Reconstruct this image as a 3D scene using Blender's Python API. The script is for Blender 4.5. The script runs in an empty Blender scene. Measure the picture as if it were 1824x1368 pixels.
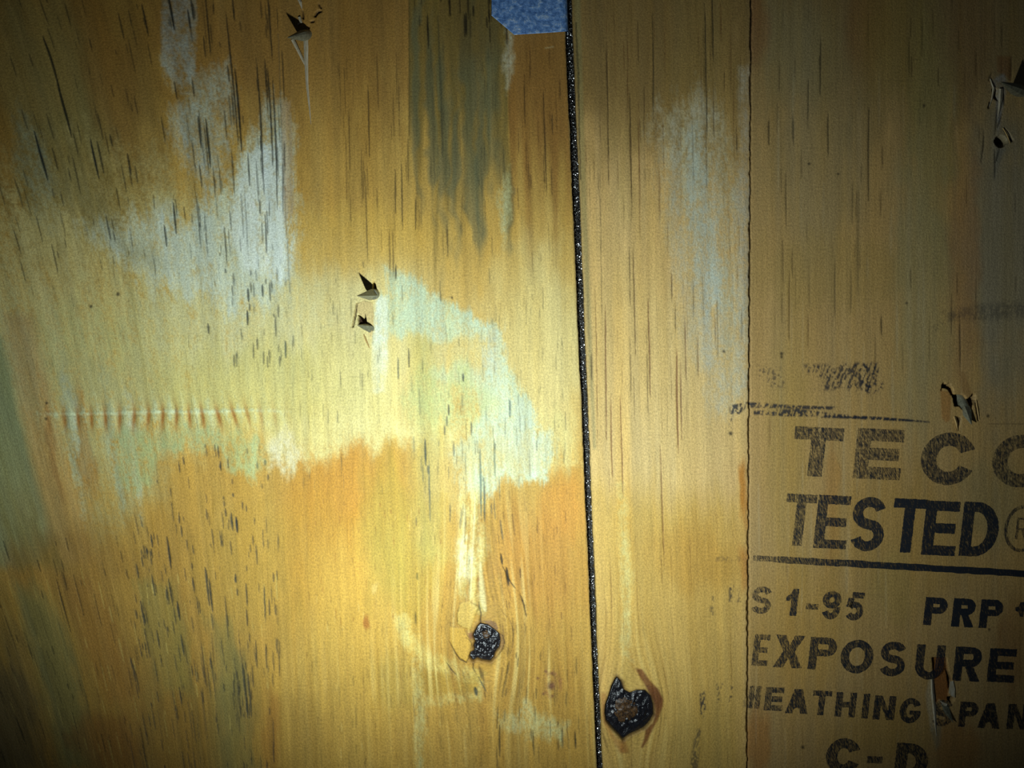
import bpy, math, random
import numpy as np
from mathutils import Vector, Matrix
from mathutils.geometry import tessellate_polygon

# ------------------------------------------------------------------ camera, world, torch, exposure
S = 0.00025            # metres per unit of the drawing grid (1 unit = 0.25 mm)
D = 1372.0             # camera distance from the boards, in units (343 mm)
CX, CY, ZC = 912.0, 684.0, 1.5
sc = bpy.context.scene
COL = sc.collection

def W(px, py, h=0.0):
    """point of the board plane (units, y down) raised h units towards the room"""
    return Vector(((px - CX) * S, -h * S, ZC + (CY - py) * S))

def V(px, py, h=0.0):
    """point raised h units whose sight line meets the board at px, py"""
    k = (D - h) / D
    return W(CX + (px - CX) * k, CY + (py - CY) * k, h)

cam = bpy.data.objects.new('camera', bpy.data.cameras.new('camera'))
COL.objects.link(cam); sc.camera = cam
cam.location = W(CX, CY, D); cam.rotation_euler = (math.radians(90), 0, 0)
cam.data.sensor_width = 36; cam.data.lens = 36 * D / 1824.0; cam.data.clip_start = 0.01

world = bpy.data.worlds.new('attic_dark'); sc.world = world; world.use_nodes = True
world.node_tree.nodes['Background'].inputs[0].default_value = (0.55, 0.75, 1.0, 1)
world.node_tree.nodes['Background'].inputs[1].default_value = 0.012

# the hand torch that lights the boards: close to them, a little below the camera
tl = bpy.data.lights.new('torch', 'SPOT'); tl.energy = 2.5; tl.color = (0.85, 0.98, 0.98)
tl.spot_size = math.radians(118); tl.spot_blend = 1.0; tl.shadow_soft_size = 0.0035
torch = bpy.data.objects.new('torch', tl); COL.objects.link(torch)
torch.location = W(760, 985, 740); torch.scale = (1.42, 1, 1)
torch.rotation_euler = (W(795, 768, 0) - torch.location).to_track_quat('-Z', 'Y').to_euler()

sc.view_settings.view_transform = 'Standard'; sc.view_settings.look = 'None'
sc.view_settings.gamma = 1; sc.view_settings.use_curve_mapping = False
sc.view_settings.exposure = 0.0
sc.cycles.max_bounces = 5; sc.cycles.diffuse_bounces = 2; sc.cycles.transparent_max_bounces = 12

# ------------------------------------------------------------------ helpers
rng = np.random.default_rng(7)
random.seed(7)

def tag(o, label=None, cat=None, group=None, kind=None):
    if label: o['label'] = label
    if cat: o['category'] = cat
    if group: o['group'] = group
    if kind: o['kind'] = kind
    return o

def empty(name, loc):
    o = bpy.data.objects.new(name, None); COL.objects.link(o); o.location = loc
    o.empty_display_size = 0.01
    return o

def link(name, me, mat, parent=None, smooth=False):
    o = bpy.data.objects.new(name, me); COL.objects.link(o)
    if mat: me.materials.append(mat)
    if smooth:
        me.polygons.foreach_set('use_smooth', [True] * len(me.polygons))
    if parent:
        o.parent = parent; o.matrix_parent_inverse = Matrix.Translation(-parent.location)
    return o

def mesh(verts, faces):
    me = bpy.data.meshes.new('m'); me.from_pydata([tuple(v) for v in verts], [], faces); me.update()
    return me

def lin(c):
    a = np.asarray(c, dtype=np.float64) / 255.0
    return np.where(a <= 0.04045, a / 12.92, ((a + 0.055) / 1.055) ** 2.4)

# ------------------------------------------------------------------ drawing grid of wood figure (stain, pores, relief)
M = 150
NW, NH = 1824 + 2 * M, 1368 + 2 * M
xs = np.arange(NW, dtype=np.float32) - M
ys = np.arange(NH, dtype=np.float32) - M
X, Y = np.meshgrid(xs, ys)

def sm(t): return t * t * (3 - 2 * t)

def rnoise(cx, cy, seed):
    """smooth lattice noise on the grid, -1..1"""
    r = np.random.default_rng(seed)
    nx, ny = int(NW / cx) + 3, int(NH / cy) + 3
    L = r.uniform(-1, 1, (ny, nx)).astype(np.float32)
    u = np.arange(NW) / cx; v = np.arange(NH) / cy
    i = u.astype(int); j = v.astype(int)
    fu = sm(u - i).astype(np.float32); fv = sm(v - j).astype(np.float32)
    A = L[:, i] * (1 - fu) + L[:, i + 1] * fu
    return A[j, :] * (1 - fv)[:, None] + A[j + 1, :] * fv[:, None]

def gnoise(U, Vv, cu, cv, seed):
    """lattice noise sampled at warped coordinates"""
    r = np.random.default_rng(seed)
    N = 512
    L = r.uniform(-1, 1, (N, N)).astype(np.float32)
    u = U / cu + 1000.0; v = Vv / cv + 1000.0
    i = np.floor(u).astype(np.int32); j = np.floor(v).astype(np.int32)
    fu = sm((u - i).astype(np.float32)); fv = sm((v - j).astype(np.float32))
    i0 = i % N; i1 = (i + 1) % N; j0 = j % N; j1 = (j + 1) % N
    return (L[j0, i0] * (1 - fu) + L[j0, i1] * fu) * (1 - fv) + (L[j1, i0] * (1 - fu) + L[j1, i1] * fu) * fv

def gl(y): return 1004.2 + 0.0428 * y        # left board's edge
def gr(y): return 1019.2 + 0.0400 * y        # right board's edge
def seam(y): return 1338.0 - 0.0052 * y      # joint between the two face veneers of the right board

K1, K2, K3 = (862.0, 1142.0), (1120.0, 1258.0), (983.0, 1218.0)
tilt = 0.02 + 0.235 * np.clip((520 - X) / 520.0, 0, 1.25) ** 1.1
tilt = np.where(X > 1010, 0.018, tilt).astype(np.float32)
tilt = np.where(X > seam(Y), 0.0, tilt)
dY = Y - 684
G = X - tilt * (dY + .0009 * np.maximum(dY, 0) ** 2)
def bulge(G, k, a, rx, ry, s=1.0):
    dx, dy = X - k[0], Y - k[1]
    return G - a * dx * np.exp(-(dx / rx) ** 2 - (dy / ry) ** 2)
LEFT = X < gl(Y)
GL = bulge(G, K1, 0.80, 62, 105); GL = bulge(GL, (870, 1000), 0.25, 60, 80); GL = bulge(GL, K3, 0.5, 22, 40)
GR = bulge(G, K2, 0.80, 66, 95)
G = np.where(LEFT, GL, GR).astype(np.float32)
G += 2.2 * gnoise(X, Y, 60, 260, 11) + 0.8 * gnoise(X, Y, 18, 90, 12)

streak = gnoise(G, Y, 7, 260, 1) * .5 + gnoise(G, Y, 3, 120, 2) * .3 + gnoise(G, Y, 18, 500, 3) * .5
fine = gnoise(G, Y, 2.2, 26, 4)
mott = gnoise(G, Y, 26, 60, 5) * .6 + gnoise(G, Y, 11, 26, 6) * .4
wobx = 9 * gnoise(X, Y, 34, 60, 21) + 3.5 * gnoise(X, Y, 9, 17, 22)
woby = 16 * gnoise(G, Y, 14, 60, 23) + 8 * gnoise(G, Y, 5, 30, 24)
XW, YW = X + wobx, Y + woby

def box_of(x0, y0, x1, y1):
    return (slice(max(0, int(y0) + M), min(NH, int(y1) + M + 1)), slice(max(0, int(x0) + M), min(NW, int(x1) + M + 1)))

def sdf(poly, sl, warp=False):
    """signed distance to a polygon, negative inside"""
    x, y = (XW[sl], YW[sl]) if warp else (X[sl], Y[sl])
    if warp == 'half': x, y = (X[sl] + wobx[sl] * .35, Y[sl] + woby[sl] * .25)
    d = np.full(x.shape, 1e9, np.float32); ins = np.zeros(x.shape, bool)
    n = len(poly)
    for i in range(n):
        ax, ay = poly[i]; bx, by = poly[(i + 1) % n]
        ex, ey = bx - ax, by - ay
        t = np.clip(((x - ax) * ex + (y - ay) * ey) / (ex * ex + ey * ey + 1e-9), 0, 1)
        d = np.minimum(d, np.hypot(x - ax - t * ex, y - ay - t * ey))
        c = ((ay > y) != (by > y)) & (x < ex * (y - ay) / (ey + 1e-9 * (ey == 0)) + ax)
        ins ^= c
    return np.where(ins, -d, d)

ALB = np.zeros((NH, NW, 3), np.float32)
MILK = np.zeros((NH, NW), np.float32)  # milky torch sheen: paled into the colour, with extra gloss
HGT = np.zeros((NH, NW), np.float32)

def bbox(poly, pad):
    p = np.array(poly)
    return box_of(p[:, 0].min() - pad, p[:, 1].min() - pad, p[:, 0].max() + pad, p[:, 1].max() + pad)

SPK = (.5 * gnoise(G, Y, 2.6, 4.5, 81) + .35 * gnoise(G, Y, 6, 14, 82) + .35 * gnoise(G, Y, 14, 40, 83)).astype(np.float32)
def lay(sl, m, c=None, milk=None):
    if milk is not None and milk > .5:
        m = np.clip(m * (1 + .7 * SPK[sl]) + (m > .02) * (m < .8) * SPK[sl] * .25, 0, 1)
    if c is not None:
        ALB[sl] += (lin(c).astype(np.float32) - ALB[sl]) * m[..., None]
    if milk is not None:
        MILK[sl] += (milk - MILK[sl]) * m

def patch(poly, c, a=1.0, soft=20, warp=True, milk=None, part=None, rough=0.0):
    pad = soft * 2 + 45
    sl = bbox(poly, pad)
    d = sdf(poly, sl, warp)
    if rough: d = d + rough * (mott[sl] + .6 * fine[sl])
    m = sm(np.clip(0.5 - d / (2 * soft), 0, 1)) * a
    if part == 'L': m = m * (X[sl] < gl(Y[sl]))
    if part == 'S': m = m * ((X[sl] > gr(Y[sl]) - 3) & (X[sl] < seam(Y[sl])))
    if part == 'R': m = m * (X[sl] >= seam(Y[sl]))
    lay(sl, m, c, milk)
    return sl, m

def blob(cx, cy, rx, ry, c, a=1.0, milk=None, part='L', rot=0.0, rough=.25):
    R = max(rx, ry) * 1.9
    sl = box_of(cx - R, cy - R, cx + R, cy + R)
    dx, dy = XW[sl] - cx, YW[sl] - cy
    co, si = math.cos(rot), math.sin(rot)
    q = np.sqrt(((dx * co + dy * si) / rx) ** 2 + ((-dx * si + dy * co) / ry) ** 2) + rough * mott[sl]
    m = sm(np.clip(1.5 - q, 0, 1)) * a
    if part == 'L': m = m * (X[sl] < gl(Y[sl]))
    if part == 'S': m = m * ((X[sl] > gr(Y[sl]) - 3) & (X[sl] < seam(Y[sl])))
    if part == 'R': m = m * (X[sl] >= seam(Y[sl]))
    lay(sl, m, c, milk)

TAN, ORG, GOLD, STRAW = (196, 158, 92), (214, 160, 66), (218, 178, 78), (214, 200, 138)
SAGE, BRN, MILKY, PINK = (152, 154, 110), (170, 118, 58), (206, 214, 196), (192, 150, 108)
OLIVE = (150, 124, 62)

# base colours of the three face veneers
ALB[:] = lin(TAN)
ALB[LEFT] = lin((200, 166, 92))
strip = (~LEFT) & (X < seam(Y)); sheet = X >= seam(Y)
ALB[strip] = lin((222, 188, 134)); ALB[sheet] = lin((192, 160, 110))

# left board ---------------------------------------------------------------
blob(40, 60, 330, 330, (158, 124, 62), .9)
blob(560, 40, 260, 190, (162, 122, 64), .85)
blob(160, 330, 110, 170, (150, 132, 78), .6)
blob(120, 160, 60, 220, SAGE, .35, rot=-.25)
blob(60, 250, 46, 260, (150, 142, 96), .5, rot=-.2)
blob(190, 130, 40, 180, (160, 116, 56), .4, rot=-.3)
blob(180, 560, 360, 240, (214, 198, 136), .85, milk=.6)
blob(230, 660, 280, 120, (206, 200, 140), .7, milk=.6)
blob(150, 330, 120, 60, OLIVE, .4, rot=.6)
blob(610, 620, 220, 180, (228, 216, 158), .85, milk=.5)  # broad white sheen across the middle, painted as paler wood
blob(420, 560, 150, 110, (214, 208, 160), .6, milk=.7)
blob(500, 700, 200, 90, (206, 196, 122), .7, milk=.45)
blob(600, 300, 110, 160, (192, 152, 78), .5)
blob(640, 430, 170, 60, (216, 178, 88), .7)
blob(870, 500, 130, 110, (212, 176, 96), .6)
blob(960, 640, 90, 190, (226, 210, 148), .8, milk=.5)
patch([(-150, 560), (4, 600), (40, 750), (72, 870), (95, 960), (60, 1010), (-150, 1010)], (150, 162, 124), .85, 12, 'half', milk=.5, part='L')
patch([(6, 560), (60, 560), (95, 700), (140, 860), (175, 1000), (110, 1010), (66, 860), (36, 720)], (190, 158, 108), .6, 14, 'half', milk=.5, part='L')
patch([(95, 640), (250, 640), (300, 760), (290, 900), (180, 960), (130, 840)], (190, 182, 128), .55, 26, True, milk=.6, part='L')
# orange field of the lower left board
patch([(-150, 1070), (150, 1010), (230, 960), (285, 890), (290, 820), (420, 790), (520, 840), (640, 800), (760, 790), (800, 860),
       (860, 900), (960, 850), (1045, 830), (1075, 1520), (-150, 1520)], (188, 150, 72), .86, 34, True, milk=0.02, part='L')
blob(640, 880, 120, 90, (200, 144, 50), .75)
blob(560, 1000, 150, 110, (194, 150, 58), .7)
blob(650, 1120, 110, 150, (222, 184, 88), .6)
blob(960, 1010, 80, 90, (190, 138, 62), .6)
blob(1010, 900, 40, 70, (214, 152, 66), .6)
blob(560, 1280, 190, 120, (204, 168, 82), .5)
blob(300, 1100, 120, 160, (180, 138, 66), .5)
blob(190, 1130, 50, 200, (166, 122, 54), .45, rot=-.2)
blob(110, 1010, 110, 50, (168, 122, 62), .6)
blob(300, 1300, 60, 140, (156, 112, 50), .4)
blob(480, 1310, 14, 70, (170, 108, 44), .5)
blob(170, 1340, 90, 60, (150, 96, 44), .6)
patch([(30, 1060), (80, 1060), (130, 1150), (150, 1260), (160, 1368), (110, 1368), (70, 1220)], (128, 130, 86), .7, 14, 'half', part='L')
blob(20, 1300, 60, 160, (110, 104, 84), .7)
blob(400, 1290, 26, 160, (134, 132, 84), .6)
blob(330, 1200, 16, 150, (140, 136, 80), .45, rot=-.15)
blob(430, 1240, 20, 90, (110, 108, 80), .55, rot=-.1)
blob(265, 1330, 16, 130, (126, 122, 80), .55)
blob(690, 930, 46, 120, (178, 166, 78), .55)
blob(745, 1010, 40, 90, (184, 164, 70), .5)
blob(720, 1210, 60, 40, (170, 150, 76), .4)
blob(150, 1180, 260, 300, (150, 124, 64), .5)
blob(330, 1340, 240, 110, (152, 120, 58), .5)
for pl, c_, a_ in (([(20, 1040), (70, 1040), (120, 1150), (150, 1260), (175, 1368), (110, 1368), (70, 1200)], (126, 128, 88), .8),
        ([(110, 1030), (170, 1030), (210, 1130), (240, 1250), (190, 1250), (150, 1150)], (156, 114, 56), .8),
        ([(240, 1040), (300, 1040), (330, 1140), (345, 1240), (290, 1230), (262, 1140)], (140, 136, 80), .7),
        ([(190, 1150), (230, 1150), (260, 1250), (290, 1368), (230, 1368)], (154, 116, 58), .6),
        ([(365, 1100), (420, 1100), (440, 1240), (460, 1400), (400, 1400), (385, 1240)], (128, 128, 82), .75),
        ([(300, 1230), (350, 1230), (380, 1400), (320, 1400)], (150, 116, 54), .6),
        ([(150, 1270), (220, 1280), (260, 1368), (160, 1368), (120, 1310)], (136, 92, 46), .7),
        ([(-20, 1180), (40, 1200), (80, 1368), (-20, 1368)], (104, 94, 72), .8),
        ([(0, 920), (60, 930), (110, 1010), (30, 1010)], (122, 112, 64), .7)):
    patch(pl, c_, a_ * .62, 15, 'half', part='L', rough=14)
blob(440, 1000, 90, 130, (182, 154, 78), .5)
# torch sheen painted in as pale colour, plus split wood and brown figure
patch([(288, -40), (346, -40), (352, 60), (350, 130), (335, 160), (288, 120)], (176, 172, 158), .62, 4, 'half', milk=.9, part='L')
patch([(285, 95), (345, 60), (345, 150), (300, 165)], (186, 186, 168), .3, 8, True, milk=1, part='L')
patch([(285, 200), (330, 170), (360, 120), (405, 110), (412, 230), (402, 330), (388, 362), (366, 330), (330, 300)], (190, 192, 174), .62, 18, True, milk=1, part='L', rough=10)
patch([(150, 400), (250, 380), (330, 400), (420, 300), (500, 180), (512, 300), (514, 460), (505, 520), (430, 560), (320, 520), (210, 470)], (214, 220, 196), .85, 26, True, milk=1, part='L', rough=12)
patch([(440, 280), (498, 240), (508, 300), (514, 455), (500, 500), (440, 480), (400, 400)], (236, 244, 232), .85, 14, 'half', milk=1, part='L', rough=8)
patch([(500, 180), (518, 180), (524, 380), (506, 400)], (190, 160, 120), .5, 3, False, milk=.7, part='L')
patch([(120, 250), (150, 300), (230, 420), (300, 480), (250, 480), (150, 400), (90, 330)], (150, 142, 98), .5, 22, True, part='L')
blob(60, 300, 34, 90, (150, 160, 140), .35, milk=.7, rot=-.3)
for (x0, w_, c_) in ((150, 12, BRN), (96, 8, (166, 120, 70)), (240, 10, (176, 160, 100)), (200, 8, (190, 196, 160)), (130, 9, (190, 196, 168)), (236, 8, (200, 206, 176))):
    blob(x0, 790, w_, 110, c_, .45, milk=.8 if c_[2] > 150 else None, rot=-.14)
patch([(200, 770), (330, 760), (420, 770), (470, 790), (478, 830), (455, 860), (420, 845), (390, 800), (290, 800), (270, 860), (238, 890), (212, 860)], (178, 186, 132), .65, 10, True, milk=.7, part='L')
patch([(470, 740), (620, 740), (1010, 740), (1030, 820), (960, 830), (880, 800), (760, 790), (640, 795), (530, 830), (480, 800)], (222, 208, 140), .6, 20, True, milk=.55, part='L', rough=8)
blob(508, 805, 22, 34, (226, 216, 176), .7, milk=.8)
patch([(686, 478), (712, 486), (800, 540), (890, 588), (902, 640), (930, 690), (960, 760), (985, 800), (978, 858), (930, 862), (900, 850), (862, 896),
       (822, 880), (812, 800), (838, 780), (860, 740), (840, 690), (770, 668), (748, 640), (745, 600), (700, 600), (664, 560), (672, 528), (690, 520)], (202, 216, 184), .85, 9, 'half', milk=.85, part='L', rough=9)
patch([(740, 600), (880, 600), (890, 650), (780, 660), (740, 700), (724, 680)], (222, 196, 120), .75, 12, True, milk=.4, part='L')
patch([(745, 662), (850, 650), (880, 730), (820, 760), (740, 740), (720, 700)], (200, 204, 140), .6, 18, True, milk=.7, part='L')
patch([(862, 600), (892, 590), (906, 680), (960, 760), (984, 812), (940, 850), (890, 790), (880, 690)], (204, 214, 190), .5, 14, 'half', milk=.9, part='L', rough=12)
patch([(826, 790), (850, 770), (874, 800), (880, 850), (862, 890), (830, 884)], (196, 208, 172), .5, 10, 'half', milk=.9, part='L', rough=10)
patch([(735, 600), (770, 600), (790, 760), (800, 1000), (760, 1010), (735, 900)], (186, 186, 110), .45, 20, True, milk=.3, part='L')
patch([(668, 530), (688, 528), (692, 640), (684, 700), (664, 700), (662, 600)], (222, 228, 204), .9, 4, 'half', milk=1, part='L')
patch([(740, 770), (860, 780), (980, 800), (960, 850), (880, 840), (800, 900), (760, 860)], (206, 186, 118), .4, 18, True, milk=.5, part='L', rough=22)
patch([(560, 600), (700, 640), (720, 780), (600, 790), (560, 700)], (226, 212, 144), .5, 24, True, milk=.6, part='L', rough=8)
patch([(812, 880), (850, 870), (872, 890), (858, 930), (866, 980), (850, 1030), (860, 1088), (842, 1080), (820, 1050), (812, 990), (822, 930)], (212, 202, 130), .6, 10, 'half', milk=.75, part='L')
patch([(815, 960), (836, 950), (842, 1000), (838, 1030), (818, 1030)], (226, 222, 170), .7, 8, 'half', milk=1, part='L')
patch([(886, 1270), (940, 1255), (1010, 1280), (1000, 1310), (940, 1316), (890, 1300)], (204, 198, 142), .6, 12, True, milk=.8, part='L')
patch([(735, 1170), (752, 1165), (760, 1300), (752, 1368), (742, 1368)], (206, 196, 130), .45, 5, 'half', milk=.8, part='L')
patch([(700, 1090), (724, 1090), (760, 1160), (830, 1190), (862, 1205), (850, 1222), (770, 1198), (720, 1150)], (222, 204, 122), .6, 8, 'half', milk=.6, part='L')
patch([(746, 1196), (860, 1206), (846, 1236), (756, 1238)], (176, 148, 66), .55, 9, 'half', part='L')
patch([(756, 1238), (846, 1236), (858, 1210), (868, 1218), (858, 1252), (756, 1254)], (212, 198, 126), .5, 5, 'half', milk=.6, part='L')
patch([(860, 1210), (872, 1214), (866, 1300), (858, 1380), (846, 1380), (852, 1300)], (178, 138, 66), .6, 5, 'half', part='L')
# grey stained band and brown band near the top
sl = box_of(715, -150, 930, 520)
xe = 905 + 8 * np.clip((Y[sl] - 240) / 90, 0, 1)
mk_ = np.clip((X[sl] - 728) / (1.5 + 14 * np.clip((Y[sl] - 230) / 80, 0, 1)) + .5, 0, 1) * np.clip((xe - X[sl]) / 4 + .5, 0, 1)
mk_ = mk_ * sm(np.clip((430 - Y[sl] + 130 * gnoise(G, Y, 12, 240, 91)[sl] + 60 * gnoise(G, Y, 5, 120, 92)[sl]) / 190, 0, 1))
mk_ = np.clip(mk_ * (.86 + .22 * gnoise(G, Y, 8, 160, 93)[sl]), 0, 1)
lay(sl, mk_, (128, 112, 64))
for (cx_, cy_, rx_, ry_) in ((745, 150, 8, 190), (772, 200, 7, 160), (792, 240, 9, 150), (834, 180, 12, 150), (858, 230, 9, 180), (880, 160, 14, 170), (812, 300, 7, 120), (905, 370, 6, 70), (845, 360, 10, 80)):
    blob(cx_, cy_, rx_, ry_, (104, 112, 94), .6, rough=.5)
blob(850, 40, 70, 60, (120, 102, 58), .6)
sl = box_of(895, -150, 1040, 560)
mk_ = np.clip((X[sl] - 905 - 6 * np.clip((Y[sl] - 200) / 120, 0, 1)) / 3 + .5, 0, 1) * LEFT[sl] * sm(np.clip((470 - Y[sl] + 90 * gnoise(G, Y, 12, 160, 94)[sl]) / 260, 0, 1)) * .85
lay(sl, mk_, (146, 106, 56))
patch([(903, 60), (914, 50), (912, 110), (904, 170), (896, 110)], (196, 190, 164), .7, 6, 'half', milk=1, part='L')
blob(897, 360, 9, 60, (196, 196, 150), .5, milk=.8)
blob(655, 1105, 5, 14, (178, 112, 44), .8); blob(668, 1048, 6, 12, (226, 196, 120), .7)

# right board, strip -------------------------------------------------------
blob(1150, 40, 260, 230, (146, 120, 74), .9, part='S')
blob(1100, 780, 120, 420, (226, 196, 128), .6, part='S', milk=.3)
blob(1210, 700, 110, 220, (228, 200, 142), .6, part='S', milk=.4)
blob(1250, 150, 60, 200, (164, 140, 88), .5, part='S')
patch([(1180, 190), (1250, 150), (1300, 300), (1336, 380), (1336, 700), (1290, 740), (1240, 640), (1200, 460), (1180, 320)], (208, 198, 168), .6, 26, True, milk=.95, part='S', rough=14)  # torch sheen on the strip, painted into its colour
patch([(1225, 230), (1250, 230), (1262, 330), (1280, 470), (1300, 560), (1260, 560), (1236, 440)], (206, 212, 196), .5, 16, True, milk=1, part='S', rough=9)
patch([(1316, 120), (1336, 120), (1336, 520), (1318, 500)], (200, 186, 160), .5, 6, 'half', milk=.9, part='S')
patch([(1050, 860), (1336, 900), (1336, 1500), (1060, 1500)], (206, 170, 82), .7, 50, True, milk=.05, part='S')
blob(1240, 990, 80, 60, (196, 150, 64), .5, part='S'); blob(1330, 880, 9, 50, (196, 130, 40), .8, part='S'); blob(1326, 1010, 10, 40, (190, 120, 44), .6, part='S')
patch([(1100, 860), (1112, 860), (1124, 1000), (1124, 1180), (1108, 1180), (1106, 1000)], (218, 206, 140), .55, 7, 'half', milk=.7, part='S')
blob(1240, 1330, 60, 80, (190, 160, 90), .6, part='S')
patch([(1018, -100), (1030, -100), (1046, 400), (1062, 800), (1056, 800), (1036, 400)], (140, 140, 104), .55, 3, False, part='S')
# right board, stamped sheet ------------------------------------------------
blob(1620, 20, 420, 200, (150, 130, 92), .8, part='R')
for (cx_, cy_, rx_, ry_, c_, a_) in ((1350, 50, 20, 80, (160, 108, 64), .6), (1540, 40, 40, 90, (152, 110, 66), .5), (1600, 60, 60, 120, (160, 138, 78), .5),
        (1420, 90, 60, 90, (164, 150, 112), .6), (1720, 60, 50, 160, (156, 118, 78), .4), (1660, 220, 40, 200, (160, 150, 96), .5),
        (1450, 300, 90, 160, (168, 150, 112), .5), (1500, 480, 200, 60, (176, 148, 90), .5), (1640, 520, 50, 240, (164, 158, 124), .5),
        (1790, 450, 70, 260, (148, 146, 134), .7), (1720, 450, 24, 200, (180, 126, 76), .4), (1400, 800, 40, 260, (186, 156, 88), .5),
        (1480, 900, 10, 120, (196, 140, 66), .4), (1600, 960, 120, 120, (182, 146, 76), .5), (1770, 900, 60, 80, (158, 146, 110), .5),
        (1420, 1120, 90, 120, (196, 156, 76), .5), (1590, 1050, 40, 60, (174, 152, 92), .4), (1350, 1330, 20, 60, (184, 124, 58), .6), (1700, 1340, 40, 60, (176, 120, 54), .5),
        (1800, 1150, 24, 90, (160, 118, 70), .6), (1560, 1300, 80, 50, (184, 150, 80), .5)):
    blob(cx_, cy_, rx_, ry_, c_, a_, part='R', milk=.25)

# grain streaks over everything
k = np.ones((NH, NW), np.float32)
k += (0.17 * streak + 0.07 * fine + 0.05 * mott) * np.where(LEFT, 1, np.where(sheet, .55, .8))
ALB *= np.clip(k, .4, 1.5)[..., None]
warm = (gnoise(G, Y, 9, 300, 31) * .6 + gnoise(G, Y, 30, 200, 32) * .6) * .10
ALB[..., 0] *= 1 + warm * .4; ALB[..., 2] *= 1 - warm * 1.2
HGT += 0.25 * streak + .35 * gnoise(G, Y, 60, 200, 33)

# swirling ridges round the knots
for (kx_, ky_), rx_, ry_, a_ in ((K1, 110, 170, 1.0), (K2, 85, 130, .8), (K3, 34, 46, .6), ((700, 1230), 150, 120, .35), ((860, 980), 60, 110, .8)):
    sl = box_of(kx_ - 2.4 * rx_, ky_ - 2.4 * ry_, kx_ + 2.4 * rx_, ky_ + 2.4 * ry_)
    g_ = np.exp(-((X[sl] - kx_) / rx_) ** 2 - ((Y[sl] - ky_) / ry_) ** 2) * a_
    r1 = gnoise(G[sl], Y[sl], 2.2, 70, 301); r2 = gnoise(G[sl], Y[sl], 5.5, 150, 302)
    rr0 = .5 * r1 + .8 * r2
    ALB[sl] *= (1 + g_ * .30 * rr0)[..., None]
    lay(sl, np.clip(g_ * (r2 - .25) * 1.1, 0, .7), (232, 214, 146), .5)
    lay(sl, np.clip(g_ * (-r2 - .35) * 1.1, 0, .6), (176, 128, 52))
    lay(sl, np.clip(g_ * (gnoise(G[sl], Y[sl], 2.0, 40, 303) - .62) * 3.2, 0, .7), (92, 72, 40))
    HGT[sl] += g_ * (1.3 * rr0)
sl = box_of(380, 880, 900, 1368)
dg = gnoise(X[sl] + .8 * Y[sl], Y[sl], 30, 90, 310)
HGT[sl] += .8 * dg
# slightly crushed line across the left board with its ripples
sl = box_of(20, 690, 545, 790)
ln = 737 - (X[sl] - 80) * .0145 + 1.5 * rnoise(30, 30, 44)[sl]
fade = np.clip((X[sl] - 60) / 60, 0, 1) * np.clip((530 - X[sl]) / 120, 0, 1)
rip = np.sin((X[sl] - .2 * (Y[sl] - 737)) * 2 * math.pi / 25.5 + 1.7 * gnoise(X[sl], Y[sl], 60, 60, 45))
band = np.exp(-((Y[sl] - ln) / 3.2) ** 2) * fade
lay(sl, band * .75, (216, 228, 190), .8)
wide = np.exp(-((Y[sl] - ln - 5 - 5 * rip) / 22) ** 2) * fade
lay(sl, wide * np.clip(rip, 0, 1) ** 2 * .95, (166, 110, 44), .1)
lay(sl, wide * np.clip(-rip - .2, 0, 1) * .6, (210, 220, 180), .8)
HGT[sl] += wide * rip * -1.1 + band * .9
sl = box_of(100, 735, 330, 750)
lay(sl, np.exp(-((Y[sl] - (742.5 - (X[sl] - 80) * .013)) / .8) ** 2) * .35 * (fine[sl] > -.2), (90, 96, 80))

# long hairline veneer edges on the left board
def vline(pts, w, c, a, dep=0.0):
    for (x0, y0), (x1, y1) in zip(pts[:-1], pts[1:]):
        sl = box_of(min(x0, x1) - 6, min(y0, y1), max(x0, x1) + 6, max(y0, y1))
        t = (Y[sl] - y0) / (y1 - y0 + 1e-6)
        d = X[sl] - (x0 + (x1 - x0) * t) + .8 * gnoise(Y[sl], Y[sl], 14, 9, 51)
        m = np.exp(-(d / w) ** 2) * a
        lay(sl, m, c); HGT[sl] -= dep * np.exp(-(d / (w * 1.2)) ** 2)
vline([(728.5, -150), (729, 240)], 1.0, (70, 60, 36), .6, .5)
vline([(905, 60), (911, 330)], .9, (96, 74, 40), .35, .3)
vline([(496, 60), (502, 250), (516, 520)], .9, (60, 74, 74), .55, .4)
vline([(1026, 40), (1030, 130), (1034, 320)], 1.2, (26, 28, 22), .8, .8)
for yy in (737, 455):
    pass
for (x_, y_, w_) in ((1660, 609, 300), (1500, 758, 200), (1620, 143, 120), (1560, 1060, 260)):
    sl = box_of(x_ - w_, y_ - 2, x_ + w_, y_ + 2)
    lay(sl, np.exp(-((Y[sl] - y_) / .7) ** 2) * .18 * np.clip(1 - np.abs(X[sl] - x_) / w_, 0, 1), (90, 70, 50))

# pores and checks: short dark slits that follow the grain
def pore(x0, y0, ln_, w, a, c, dep=0.7):
    sl = box_of(x0 - 34, y0, x0 + 34 + ln_ * .3, y0 + ln_)
    if sl[0].stop - sl[0].start < 2 or sl[1].stop - sl[1].start < 2: return
    ix, iy = min(NW - 1, max(0, int(x0) + M)), min(NH - 1, max(0, int(y0) + M))
    d = G[sl] - G[iy, ix]
    t = np.clip((Y[sl] - y0) / ln_, 0, 1)
    ww = w * (np.clip(np.sin(t * math.pi), 0, 1) ** .6 + .05)
    q = np.clip(1.25 - np.abs(d) / (ww + .35), 0, 1) * np.clip(ww / .5, 0, 1)
    m = np.clip(q * 1.5, 0, 1) * a
    side = LEFT[sl] == LEFT[iy, ix]
    m = m * side
    lay(sl, m, c); HGT[sl] -= dep * m

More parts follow.
